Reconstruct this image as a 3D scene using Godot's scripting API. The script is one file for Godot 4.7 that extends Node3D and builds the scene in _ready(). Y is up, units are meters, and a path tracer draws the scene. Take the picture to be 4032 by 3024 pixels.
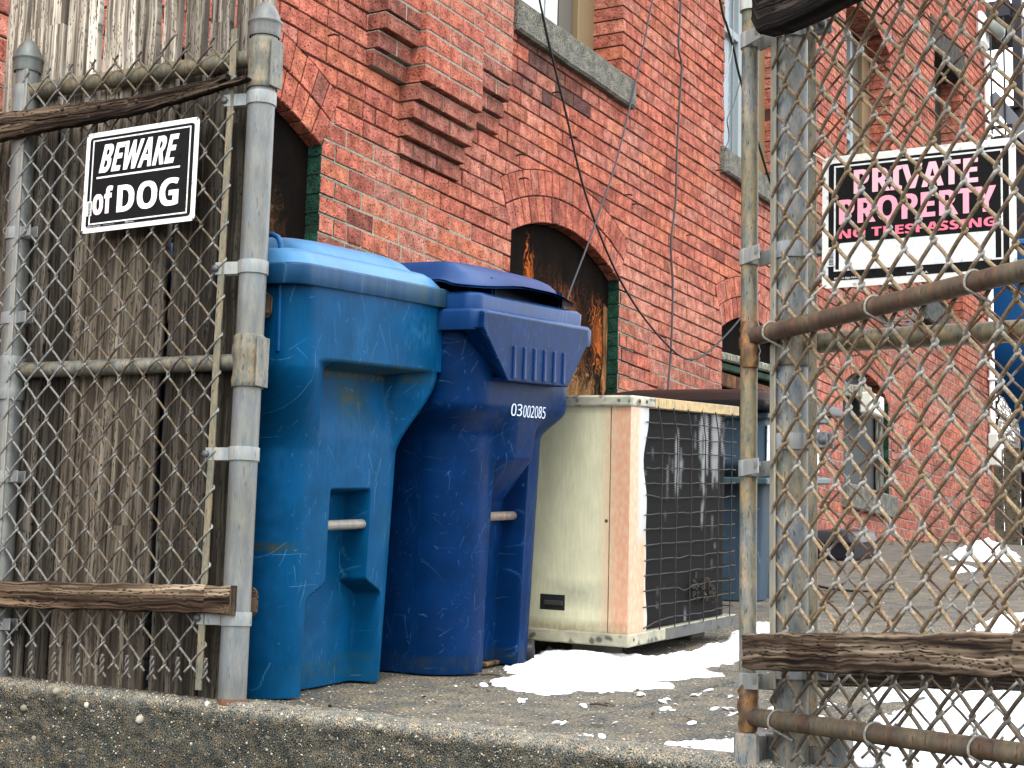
extends Node3D
# A yard behind a chain-link fence: brick building, two blue carts, condenser, open gate.
const CAM := Vector3(3.857, 0.2143, 0.0)
var rng := RandomNumberGenerator.new()
var M := {}
var used := {}
# the yard slopes up away from the fence: a frame lying on that slope
var ex := Vector3(1, -0.044, 0).normalized()
var ez := Vector3(0, -0.0915, 1).normalized()
var ey := Vector3.UP
const ORG := Vector3(0, 0.0745, -3.0)


class MB:
	var v := PackedVector3Array()
	var n := PackedVector3Array()
	var uv := PackedVector2Array()
	var c := PackedColorArray()
	var ix := PackedInt32Array()

	func vert(p: Vector3, nn: Vector3, u: Vector2, col: Color) -> int:
		v.append(p); n.append(nn); uv.append(u); c.append(col)
		return v.size() - 1

	func tri_i(a: int, b: int, d: int, want: Vector3) -> void:
		if (v[b] - v[a]).cross(v[d] - v[a]).dot(want) > 0.0:
			ix.append(a); ix.append(d); ix.append(b)
		else:
			ix.append(a); ix.append(b); ix.append(d)

	# a flat convex face; hint is roughly its outward direction
	func face(pts: Array, hint: Vector3, col: Color, uvs: Array = []) -> void:
		var nn: Vector3 = (pts[1] - pts[0]).cross(pts[2] - pts[0])
		if nn.length_squared() < 1e-18 and pts.size() > 3:
			nn = (pts[2] - pts[0]).cross(pts[3] - pts[0])
		if nn.length_squared() < 1e-18:
			return
		nn = nn.normalized()
		if nn.dot(hint) < 0.0:
			nn = -nn
		var f := v.size()
		for k in pts.size():
			vert(pts[k], nn, uvs[k] if uvs.size() else Vector2(pts[k].x + pts[k].z, pts[k].y), col)
		for k in range(1, pts.size() - 1):
			tri_i(f, f + k, f + k + 1, nn)

	# rows x columns of points, smooth; ref: a point inside (or a direction when is_dir)
	func grid(P: PackedVector3Array, nu: int, nv: int, UV: PackedVector2Array, C: PackedColorArray, ref: Vector3, is_dir := false, keep := PackedByteArray()) -> void:
		var f := v.size()
		var N := PackedVector3Array()
		N.resize(P.size())
		for j in nv - 1:
			for i in nu - 1:
				var a := j * nu + i
				var q := (P[a + nu + 1] - P[a]).cross(P[a + nu] - P[a + 1])
				N[a] += q; N[a + 1] += q; N[a + nu] += q; N[a + nu + 1] += q
		if (P[0] - P[nu - 1]).length() < 1e-5:
			for j in nv:
				var s := N[j * nu] + N[j * nu + nu - 1]
				N[j * nu] = s; N[j * nu + nu - 1] = s
		var vote := 0.0
		for k in P.size():
			vote += N[k].dot(ref if is_dir else P[k] - ref)
		var sg := 1.0 if vote >= 0.0 else -1.0
		for k in P.size():
			var q2 := N[k] * sg
			vert(P[k], q2.normalized() if q2.length() > 1e-14 else Vector3.UP, UV[k] if UV.size() else Vector2.ZERO, C[k] if C.size() > 1 else (C[0] if C.size() else Color.WHITE))
		for j in nv - 1:
			for i in nu - 1:
				if keep.size() and keep[j * (nu - 1) + i] == 0:
					continue
				var a := f + j * nu + i
				var w := N[j * nu + i] * sg
				if w.length() < 1e-14:
					w = N[j * nu + i + 1] * sg
				if sg > 0.0:
					ix.append_array(PackedInt32Array([a, a + nu, a + 1, a + 1, a + nu, a + nu + 1]) if not flip(a, a + nu, a + 1, w) else PackedInt32Array([a, a + 1, a + nu, a + 1, a + nu + 1, a + nu]))
				else:
					ix.append_array(PackedInt32Array([a, a + 1, a + nu, a + 1, a + nu + 1, a + nu]) if not flip(a, a + 1, a + nu, w) else PackedInt32Array([a, a + nu, a + 1, a + 1, a + nu, a + nu + 1]))

	func flip(a: int, b: int, d: int, want: Vector3) -> bool:
		return (v[b] - v[a]).cross(v[d] - v[a]).dot(want) > 0.0

	func tube(path: PackedVector3Array, rad: Variant, sides: int, cols: Variant, caps := true) -> void:
		var m := path.size()
		var P := PackedVector3Array()
		var UV := PackedVector2Array()
		var C := PackedColorArray()
		var f := v.size()
		var side := Vector3.ZERO
		var run := 0.0
		for k in m:
			var t := (path[mini(k + 1, m - 1)] - path[maxi(k - 1, 0)]).normalized()
			if k == 0:
				side = t.cross(Vector3.UP if absf(t.y) < 0.9 else Vector3.RIGHT).normalized()
			else:
				side = (side - t * side.dot(t)).normalized()
				run += path[k].distance_to(path[k - 1])
			var up := t.cross(side)
			var r: float = rad if rad is float else rad[k]
			var col: Color = cols if cols is Color else cols[k]
			for s in sides + 1:
				var a := TAU * s / sides
				var d := side * cos(a) + up * sin(a)
				vert(path[k] + d * r, d, Vector2(float(s) / sides, run), col)
		for k in m - 1:
			for s in sides:
				var a := f + k * (sides + 1) + s
				tri_i(a, a + 1, a + sides + 1, n[a])
				tri_i(a + 1, a + sides + 2, a + sides + 1, n[a])
		if caps:
			for e in [0, m - 1]:
				var d: Vector3 = path[0] - path[1] if e == 0 else path[m - 1] - path[m - 2]
				var pts := []
				for s in sides:
					pts.append(v[f + e * (sides + 1) + s])
				face(pts, d, cols if cols is Color else cols[e])

	# profile: (radius, height) pairs, turned about the local y axis
	func lathe(profile: Array, X: Transform3D, sides: int, col: Color) -> void:
		var P := PackedVector3Array()
		var UV := PackedVector2Array()
		for q in profile:
			for s in sides + 1:
				var a := TAU * s / sides
				P.append(X * Vector3(q.x * cos(a), q.y, q.x * sin(a)))
				UV.append(Vector2(float(s) / sides, q.y))
		var mid: float = (profile[0].y + profile[-1].y) / 2.0
		grid(P, sides + 1, profile.size(), UV, PackedColorArray([col]), X * Vector3(0, mid, 0))

	# a box with chamfered edges, centred in X
	func box(size: Vector3, bev: float, X: Transform3D, col: Color) -> void:
		var h := size / 2.0
		bev = minf(bev, minf(h.x, minf(h.y, h.z)) * 0.9)
		var g := h - Vector3.ONE * bev
		for ax in 3:
			for s in [-1.0, 1.0]:
				var a1 := (ax + 1) % 3
				var a2 := (ax + 2) % 3
				var pts := []
				for q in [[-1, -1], [1, -1], [1, 1], [-1, 1]]:
					var p := Vector3.ZERO
					p[ax] = h[ax] * s; p[a1] = g[a1] * q[0]; p[a2] = g[a2] * q[1]
					pts.append(X * p)
				var d := Vector3.ZERO
				d[ax] = s
				face(pts, X.basis * d, col)
		if bev <= 0.0:
			return
		for ax in 3:
			var a1 := (ax + 1) % 3
			var a2 := (ax + 2) % 3
			for s in [-1.0, 1.0]:
				for t in [-1.0, 1.0]:
					var pts := []
					for q in [[-1, 0], [1, 0], [1, 1], [-1, 1]]:
						var p := Vector3.ZERO
						p[ax] = g[ax] * q[0]
						p[a1] = (h[a1] if q[1] == 0 else g[a1]) * s
						p[a2] = (g[a2] if q[1] == 0 else h[a2]) * t
						pts.append(X * p)
					var d := Vector3.ZERO
					d[a1] = s; d[a2] = t
					face(pts, X.basis * d, col)
		for s in 8:
			var sx := -1.0 if s & 1 else 1.0
			var sy := -1.0 if s & 2 else 1.0
			var sz := -1.0 if s & 4 else 1.0
			face([X * Vector3(h.x * sx, g.y * sy, g.z * sz), X * Vector3(g.x * sx, h.y * sy, g.z * sz), X * Vector3(g.x * sx, g.y * sy, h.z * sz)], X.basis * Vector3(sx, sy, sz), col)

	# a polygon (u, v) given thickness along w from back to front, its front edge chamfered
	func slab(poly: PackedVector2Array, back: float, front: float, bev: float, X: Transform3D, col: Color, tilt := Vector2.ZERO, edge := Color(-1, 0, 0)) -> void:
		if poly.size() < 3:
			return
		var tidy := PackedVector2Array()
		for k in poly.size():
			if poly[k].distance_to(poly[(k + 1) % poly.size()]) > 0.0008:
				tidy.append(poly[k])
		poly = tidy
		if poly.size() < 3:
			return
		if Geometry2D.is_polygon_clockwise(poly):
			poly.reverse()
		var m := poly.size()
		var mid := Vector2.ZERO
		for p in poly:
			mid += p / m
		var ins := PackedVector2Array()
		for k in m:
			var a := (poly[k] - poly[(k + m - 1) % m]).normalized()
			var b := (poly[(k + 1) % m] - poly[k]).normalized()
			var na := Vector2(-a.y, a.x)
			var nb := Vector2(-b.y, b.x)
			var q := na + nb
			q = q / maxf(q.length_squared() * 0.5, 0.35)
			ins.append(poly[k] + q * bev)
		var A := []; var B := []; var F := []
		for k in m:
			var z := (poly[k] - mid).dot(tilt)
			A.append(X * Vector3(poly[k].x, poly[k].y, back))
			B.append(X * Vector3(poly[k].x, poly[k].y, front - bev + z))
			F.append(X * Vector3(ins[k].x, ins[k].y, front + z))
		for k in m:
			var k2 := (k + 1) % m
			var d := poly[k2] - poly[k]
			var o := X.basis * Vector3(d.y, -d.x, 0)
			face([A[k], A[k2], B[k2], B[k]], o, col if edge.r < 0 else edge)
			if bev > 0.0:
				face([B[k], B[k2], F[k2], F[k]], o.normalized() + X.basis.z, col if edge.r < 0 else edge)
		if m == 4:
			face(F, X.basis.z, col)
		else:
			var t := Geometry2D.triangulate_polygon(ins)
			if t.is_empty():
				t = Geometry2D.triangulate_polygon(poly)
			for k in range(0, t.size(), 3):
				face([F[t[k]], F[t[k + 1]], F[t[k + 2]]], X.basis.z, col)

	func mesh() -> ArrayMesh:
		var a := []
		a.resize(Mesh.ARRAY_MAX)
		a[Mesh.ARRAY_VERTEX] = v; a[Mesh.ARRAY_NORMAL] = n; a[Mesh.ARRAY_TEX_UV] = uv; a[Mesh.ARRAY_COLOR] = c; a[Mesh.ARRAY_INDEX] = ix
		var m := ArrayMesh.new()
		m.add_surface_from_arrays(Mesh.PRIMITIVE_TRIANGLES, a)
		return m


# ---------------------------------------------------------------- naming
func numbered(called: String) -> String:
	if not used.has(called):
		used[called] = 0
		return called
	used[called] += 1
	return "%s_%03d" % [called, used[called]]

func tag(o: Node, label: String, category: String, group := "", kind := "") -> Node:
	if label: o.set_meta("label", label)
	if category: o.set_meta("category", category)
	if group: o.set_meta("group", group)
	if kind: o.set_meta("kind", kind)
	return o

func thing(called: String, label: String, category: String, X := Transform3D(), group := "") -> Node3D:
	var o := Node3D.new()
	o.name = numbered(called)
	o.transform = X
	add_child(o)
	tag(o, label, category, group)
	return o

func part(called: String, mb: MB, mat: String, parent: Node, X := Transform3D(), kind := "") -> MeshInstance3D:
	var o := MeshInstance3D.new()
	o.name = called
	if mb.v.size() == 0:
		mb.face([Vector3.ZERO, Vector3(0.001, 0, 0), Vector3(0, 0.001, 0)], Vector3.BACK, Color.WHITE)
	o.mesh = mb.mesh()
	o.material_override = M[mat]
	o.transform = X
	if kind: o.set_meta("kind", kind)
	parent.add_child(o, true)
	return o

func solo(called: String, mb: MB, mat: String, label: String, category: String, X := Transform3D(), group := "", kind := "") -> MeshInstance3D:
	var o := part(numbered(called), mb, mat, self, X)
	tag(o, label, category, group, kind)
	return o

func on_slope(x: float, y: float, z: float) -> Vector3:
	return ORG + ex * x + ey * y + ez * z

func slope_frame(x: float, y: float, z: float) -> Transform3D:
	return Transform3D(Basis(ex, ey, ez), on_slope(x, y, z))

func yard_height(x: float, z: float) -> float:
	var d := -z - 3.0
	var s := 0.0
	if d > 0.0:
		s = -0.1 * smoothstep(0.0, 0.3, d) if d < 0.3 else d - 0.4
	if d > 10.4:
		s = 10.0 + (d - 10.4) * 0.55
	return 0.1105 - 0.044 * x + 0.0915 * s

func lin(r: float, g: float, b: float) -> Color:      # an sRGB colour 0..255 as the linear value vertex colours hold
	return Color(r / 255.0, g / 255.0, b / 255.0).srgb_to_linear()

func vary(c: Color, amount: float) -> Color:
	var k := 1.0 + rng.randf_range(-amount, amount)
	return Color(c.r * k, c.g * k, c.b * k)

func rrect(w: float, h: float, r: float, n := 5) -> PackedVector2Array:
	var p := PackedVector2Array()
	for q in 4:
		var cx := (w / 2.0 - r) * (1.0 if q == 0 or q == 3 else -1.0)
		var cy := (h / 2.0 - r) * (1.0 if q < 2 else -1.0)
		for k in n + 1:
			var a := PI / 2.0 * (q + float(k) / n)
			p.append(Vector2(cx + r * cos(a), cy + r * sin(a)))
	return p

# ---------------------------------------------------------------- textures
func noise(sd: int, freq: float, oct := 4, type := FastNoiseLite.TYPE_SIMPLEX_SMOOTH) -> FastNoiseLite:
	var f := FastNoiseLite.new()
	f.seed = sd; f.frequency = freq; f.noise_type = type; f.fractal_octaves = oct
	f.fractal_type = FastNoiseLite.FRACTAL_FBM if oct > 1 else FastNoiseLite.FRACTAL_NONE
	return f

func seam(f: FastNoiseLite, size: int) -> PackedByteArray:
	var im := f.get_seamless_image(size, size)
	im.convert(Image.FORMAT_L8)
	return im.get_data()

func tex(size_x: int, size_y: int, data: PackedByteArray, grey := false) -> ImageTexture:
	return ImageTexture.create_from_image(Image.create_from_data(size_x, size_y, false, Image.FORMAT_L8 if grey else Image.FORMAT_RGB8, data))

func mat(called: String, albedo: Texture2D, height: Texture2D, hscale: float, metres: float, rough: float, metal := 0.0, tri := true) -> StandardMaterial3D:
	var m := StandardMaterial3D.new()
	m.resource_name = called
	m.vertex_color_use_as_albedo = true
	m.albedo_texture = albedo
	m.roughness = rough
	m.metallic = metal
	m.metallic_specular = 0.5 if metal > 0.0 else 0.27
	if height:
		m.heightmap_enabled = true
		m.heightmap_texture = height
		m.heightmap_scale = hscale
	if tri:
		m.uv1_triplanar = true
		m.uv1_world_triplanar = true
		m.uv1_scale = Vector3.ONE / metres
		m.uv1_triplanar_sharpness = 4.0
	M[called] = m
	return m

# tint = two grey noises multiplied, plus dark specks where a third passes a threshold
func grain(size: int, sd: int, f1: float, a1: float, f2: float, a2: float, fs: float, thr: float, dark: float, warm := Vector3.ONE) -> Array:
	var n1 := seam(noise(sd, f1, 4), size)
	var n2 := seam(noise(sd + 1, f2, 3), size)
	var n3 := seam(noise(sd + 2, fs, 2), size)
	var rgb := PackedByteArray(); rgb.resize(size * size * 3)
	var h := PackedByteArray(); h.resize(size * size)
	for k in size * size:
		var g := 1.0 - a1 * (1.0 - n1[k] / 255.0) - a2 * (1.0 - n2[k] / 255.0)
		var s := clampf((n3[k] / 255.0 - thr) * 9.0, 0.0, 1.0)
		g *= 1.0 - dark * s
		g = clampf(g, 0.02, 1.0)
		var w := n1[k] / 255.0 - 0.5
		rgb[k * 3] = int(clampf(g * (1.0 + w * (warm.x - 1.0)) * 255.0, 0, 255))
		rgb[k * 3 + 1] = int(clampf(g * (1.0 + w * (warm.y - 1.0)) * 255.0, 0, 255))
		rgb[k * 3 + 2] = int(clampf(g * (1.0 + w * (warm.z - 1.0)) * 255.0, 0, 255))
		h[k] = int(clampf((0.55 * n2[k] / 255.0 + 0.45 * n1[k] / 255.0) * (1.0 - 0.8 * s) * 255.0, 0, 255))
	return [tex(size, size, rgb), tex(size, size, h, true)]

# weathered timber, grain along v: 0.8 m x 2 m
func wood(sd: int, contrast: float, pale: Vector3, dark: Vector3) -> Array:
	var W := 512; var H := 1024
	var a := noise(sd, 1.0, 3); var b := noise(sd + 1, 1.0, 2); var c := noise(sd + 2, 1.0, 3)
	var rgb := PackedByteArray(); rgb.resize(W * H * 3)
	var h := PackedByteArray(); h.resize(W * H)
	for y in H:
		for x in W:
			var warp := 6.0 * c.get_noise_2d(x * 0.01, y * 0.004)
			var g := 0.5 + 0.55 * a.get_noise_2d((x + warp) * 0.055, y * 0.0028)
			var s := b.get_noise_2d((x + warp) * 0.22, y * 0.006)
			var t := clampf(g + 0.3 * s * contrast, 0.0, 1.0)
			var crack := 1.0 - 0.75 * clampf(1.0 - absf(s + 0.18 * c.get_noise_2d(x * 0.05, y * 0.02)) * 16.0, 0.0, 1.0) * clampf(g * 2.2 - 0.4, 0.0, 1.0)
			t = lerpf(0.5, t, contrast)
			var k := (y * W + x)
			rgb[k * 3] = int(clampf(lerpf(dark.x, pale.x, t) * crack, 0, 255))
			rgb[k * 3 + 1] = int(clampf(lerpf(dark.y, pale.y, t) * crack, 0, 255))
			rgb[k * 3 + 2] = int(clampf(lerpf(dark.z, pale.z, t) * crack, 0, 255))
			h[k] = int(clampf((0.35 * t + 0.65) * crack * 255.0, 0, 255))
	return [tex(W, H, rgb), tex(W, H, h, true)]

# a sheet of coloured plastic or paint with scuffs and scratches; marks: [x0, y0, x1, y1, r, g, b, strength, softness]
func worn(W: int, H: int, sd: int, base: Vector3, scratches: int, pale: Vector3, marks: Array, streak := 0.06, mottle := 0.12, rough := 1.0) -> ImageTexture:
	var a := noise(sd, 1.0, 4); var b := noise(sd + 1, 1.0, 3)
	var buf := PackedFloat32Array(); buf.resize(W * H * 3)
	for y in H:
		for x in W:
			var g := 1.0 + mottle * a.get_noise_2d(x * 0.012, y * 0.009) + streak * b.get_noise_2d(x * 0.12, y * 0.012)
			var k := (y * W + x) * 3
			buf[k] = base.x * g; buf[k + 1] = base.y * g; buf[k + 2] = base.z * g
	for q in marks:
		var x0: int = int(minf(q[0], q[2]) * W); var x1: int = int(maxf(q[0], q[2]) * W)
		var y0: int = int(minf(q[1], q[3]) * H); var y1: int = int(maxf(q[1], q[3]) * H)
		for y in range(maxi(y0, 0), mini(y1, H)):
			for x in range(maxi(x0, 0), mini(x1, W)):
				var u := (x - x0) / maxf(x1 - x0, 1.0); var w := (y - y0) / maxf(y1 - y0, 1.0)
				var e := minf(minf(u, 1.0 - u), minf(w, 1.0 - w)) * 2.0
				var t: float = clampf(e / q[8], 0.0, 1.0) * q[7] * clampf(1.0 - rough + 0.7 * rough + 1.1 * rough * b.get_noise_2d(x * 0.07 + 50.0, y * 0.03), 0.0, 1.3)
				t = clampf(t, 0.0, 1.0)
				var k := (y * W + x) * 3
				buf[k] = lerpf(buf[k], q[4], t); buf[k + 1] = lerpf(buf[k + 1], q[5], t); buf[k + 2] = lerpf(buf[k + 2], q[6], t)
	var r2 := RandomNumberGenerator.new(); r2.seed = sd * 77 + 5
	for i in scratches:
		var x := r2.randf() * W; var y := r2.randf() * H
		var ang := r2.randf_range(-0.5, 0.5) + (PI / 2.0 if r2.randf() < 0.7 else r2.randf_range(-1.0, 1.0))
		var steps := int(r2.randf_range(2, 14) if r2.randf() < 0.8 else r2.randf_range(20, 70))
		var st := r2.randf_range(0.1, 0.7)
		for s in steps:
			ang += r2.randf_range(-0.06, 0.06)
			x += cos(ang); y += sin(ang)
			if x < 0 or y < 0 or x >= W or y >= H: break
			var k := (int(y) * W + int(x)) * 3
			var t := st * (1.0 - float(s) / steps * 0.6)
			buf[k] = lerpf(buf[k], pale.x, t); buf[k + 1] = lerpf(buf[k + 1], pale.y, t); buf[k + 2] = lerpf(buf[k + 2], pale.z, t)
	var out := PackedByteArray(); out.resize(W * H * 3)
	for k in W * H * 3:
		out[k] = int(clampf(buf[k], 0.0, 255.0))
	return tex(W, H, out)

func make_materials() -> void:
	var g := grain(512, 11, 0.010, 0.34, 0.06, 0.18, 0.05, 0.70, 0.45, Vector3(1.0, 1.1, 1.15))
	mat("brick", g[0], g[1], 0.5, 0.47, 0.92)
	g = grain(512, 21, 0.02, 0.22, 0.16, 0.3, 0.1, 0.70, 0.35)
	mat("mortar", g[0], g[1], 0.6, 0.25, 0.95)
	g = grain(512, 31, 0.010, 0.30, 0.11, 0.35, 0.07, 0.66, 0.5, Vector3(1.05, 1.0, 0.9))
	mat("stone", g[0], g[1], 1.2, 0.5, 0.9)
	g = grain(1024, 41, 0.006, 0.22, 0.09, 0.50, 0.06, 0.67, 0.5, Vector3(1.1, 1.0, 0.85))
	mat("slab", g[0], g[1], 0.35, 0.8, 0.88)
	g = grain(1024, 51, 0.012, 0.30, 0.12, 0.55, 0.10, 0.62, 0.6, Vector3(1.2, 1.0, 0.8))
	mat("aggregate", g[0], g[1], 0.9, 0.5, 0.9)
	g = grain(512, 61, 0.010, 0.16, 0.05, 0.10, 0.02, 0.82, 0.25, Vector3(1.12, 1.03, 0.9))
	mat("galvanised", g[0], null, 0.0, 0.22, 0.5, 0.15).uv1_scale = Vector3(9.0, 1.6, 9.0)
	g = grain(512, 71, 0.012, 0.30, 0.06, 0.16, 0.03, 0.74, 0.45, Vector3(1.25, 1.0, 0.75))
	mat("stained_steel", g[0], null, 0.0, 0.16, 0.6, 0.1).uv1_scale = Vector3(8.0, 2.2, 8.0)
	mat("wire", g[0], null, 0.0, 0.05, 0.62, 0.0)
	var w := wood(81, 1.0, Vector3(236, 230, 220), Vector3(62, 54, 48))
	mat("timber", w[0], w[1], 0.5, 1.0, 0.9, 0.0, false)
	w = wood(91, 1.25, Vector3(235, 222, 205), Vector3(50, 38, 30))
	mat("beam", w[0], w[1], 0.7, 1.0, 0.88, 0.0, false)
	mat("paint", null, null, 0, 1, 0.45)
	mat("matt", null, null, 0, 1, 0.85)
	mat("plastic", null, null, 0, 1, 0.38)
	mat("cable", null, null, 0, 1, 0.5)
	g = grain(512, 101, 0.02, 0.05, 0.1, 0.05, 0.1, 0.9, 0.0)
	var sn := mat("snow", g[0], g[1], 0.5, 0.3, 0.75)
	sn.subsurf_scatter_enabled = true
	sn.subsurf_scatter_strength = 0.15
	g = grain(256, 111, 0.02, 0.10, 0.06, 0.06, 0.03, 0.80, 0.25, Vector3(1.0, 0.98, 0.9))
	mat("print", g[0], null, 0, 0.21, 0.5).metallic_specular = 0.12
	var gl := StandardMaterial3D.new()
	gl.transparency = BaseMaterial3D.TRANSPARENCY_ALPHA
	gl.albedo_color = Color(0.85, 0.92, 0.95, 0.12)
	gl.roughness = 0.03
	gl.metallic_specular = 0.3
	M["glass"] = gl

# ---------------------------------------------------------------- building
const PITCH := 0.079
const BASE := -0.027
const BRICK := 0.207
var WALL := Transform3D(Basis(Vector3(0, 0, -1), Vector3(0, 1, 0), Vector3(1, 0, 0)), Vector3.ZERO)   # (along, up, out)
var openings := [
	{"a": 4.09, "b": 5.337, "y0": 1.2, "sp": 2.15, "rise": 0.15, "rings": 2, "deep": 0.065, "green": true},
	{"a": 6.947, "b": 8.197, "y0": 1.2, "sp": 2.16, "rise": 0.15, "rings": 2, "deep": 0.065, "green": true},
	{"a": 9.752, "b": 11.0, "y0": 1.3, "sp": 2.17, "rise": 0.15, "rings": 2, "deep": 0.065, "green": true},
	{"a": 12.277, "b": 13.5, "y0": 1.4, "sp": 2.17, "rise": 0.16, "rings": 2, "deep": 0.10, "green": true},
	{"a": 6.97, "b": 8.2, "y0": 3.336, "sp": 5.25, "rise": 0.12, "rings": 1, "deep": 0.19, "green": false},
	{"a": 9.765, "b": 11.03, "y0": 3.336, "sp": 5.25, "rise": 0.12, "rings": 1, "deep": 0.19, "green": false},
	{"a": 12.4, "b": 13.64, "y0": 3.336, "sp": 5.25, "rise": 0.12, "rings": 1, "deep": 0.19, "green": false},
	{"a": 15.15, "b": 16.15, "y0": 3.336, "sp": 5.8, "rise": 0.0, "rings": 0, "deep": 0.19, "green": false},
]

func arch_outline(o: Dictionary, t: float, grow: float) -> PackedVector2Array:
	var p := PackedVector2Array()
	var half: float = (o.b - o.a) / 2.0
	var sm: float = (o.a + o.b) / 2.0
	p.append(Vector2(o.a - grow, o.y0 - grow)); p.append(Vector2(o.b + grow, o.y0 - grow))
	p.append(Vector2(o.b + grow, o.sp))
	if o.rise > 0.0:
		var R: float = (half * half + o.rise * o.rise) / (2.0 * o.rise)
		var c := Vector2(sm, o.sp + o.rise - R)
		var al := asin(half / R)
		for k in 17:
			var a := al - 2.0 * al * k / 16.0
			p.append(c + Vector2(sin(a), cos(a)) * (R + t + grow))
	else:
		p.append(Vector2(o.b + grow, o.sp + grow)); p.append(Vector2(o.a - grow, o.sp + grow))
	p.append(Vector2(o.a - grow, o.sp))
	return p

func wobble(p: PackedVector2Array, amt: float) -> PackedVector2Array:
	var q := PackedVector2Array()
	for k in p:
		q.append(k + Vector2(rng.randf_range(-amt, amt), rng.randf_range(-amt, amt)))
	return q

var tone_a := noise(301, 0.9, 3)
var tone_b := noise(302, 3.0, 2)

func brick_tone(s: float, y: float) -> Color:
	var c := Color(0.58, 0.172, 0.112)
	var r := rng.randf()
	if r < 0.20: c = Color(0.63, 0.205, 0.12)
	elif r < 0.36: c = Color(0.49, 0.145, 0.10)
	elif r < 0.46: c = Color(0.54, 0.20, 0.145)
	elif r < 0.48: c = Color(0.33, 0.10, 0.072)
	c = vary(c, 0.10)
	c *= 1.0 - 0.26 * clampf(tone_b.get_noise_2d(s * 2.2, y * 0.35) * 2.0 - 0.15, 0.0, 1.0)      # rain streaks and grime
	c.a = 1.0
	var big := tone_a.get_noise_2d(s, y * 1.5)
	c = c.lerp(Color(0.64, 0.29, 0.215), clampf(big * 1.2, 0.0, 0.5))          # pale bloom
	if s > 8.2 and s < 10.0 and y > 1.75 and y < 2.5:  # sunlit patch painted into the brick colour, paler and pinker
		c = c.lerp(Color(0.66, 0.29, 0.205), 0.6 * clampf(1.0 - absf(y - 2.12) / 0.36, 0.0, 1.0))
	if s > 6.9 and s < 7.6 and y > 2.85 and y < 3.2:                           # soot under the sill
		c = c.lerp(Color(0.05, 0.04, 0.04), rng.randf_range(0.0, 0.85))
	if s > 9.0 and y < 1.85:
		c = c.lerp(Color(0.22, 0.10, 0.085), rng.randf_range(0.1, 0.55))        # darker bricks towards the foot of the wall
	elif s > 5.0 and y < 1.75 and rng.randf() < 0.5:
		c = c.lerp(Color(0.2, 0.085, 0.07), rng.randf_range(0.1, 0.5))
	if s > 11.5 and y > 2.3 and y < 3.4:
		c = c.lerp(Color(0.24, 0.12, 0.09), 0.3)
	return c

func mortar_tone(s: float, y: float) -> Array:      # colour and how far it stands back
	var edge := 2.05 + 0.25 * tone_b.get_noise_2d(s * 0.35, 7.0) - (0.22 if s > 8.6 else 0.0)
	if s > 12.0: edge = 2.7
	if s < 6.9 and s > 5.3 and y < 2.45: edge = 2.27 - maxf(0.0, s - 5.6) * 0.25
	if y < edge and tone_b.get_noise_2d(s * 0.5, y) > -0.42:
		return [vary(Color(0.50, 0.45, 0.35), 0.12), -0.0035]
	return [vary(Color(0.13, 0.058, 0.042), 0.25), -0.0075]

func px(p: Vector3, cam: Camera3D) -> Vector2:      # only to find which bricks show largest
	var l := cam.transform.affine_inverse() * p
	var k := 384.0 / tan(deg_to_rad(cam.fov / 2.0)) / maxf(-l.z, 0.01)
	return Vector2(512.0 + l.x * k, 384.0 - l.y * k)

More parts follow.
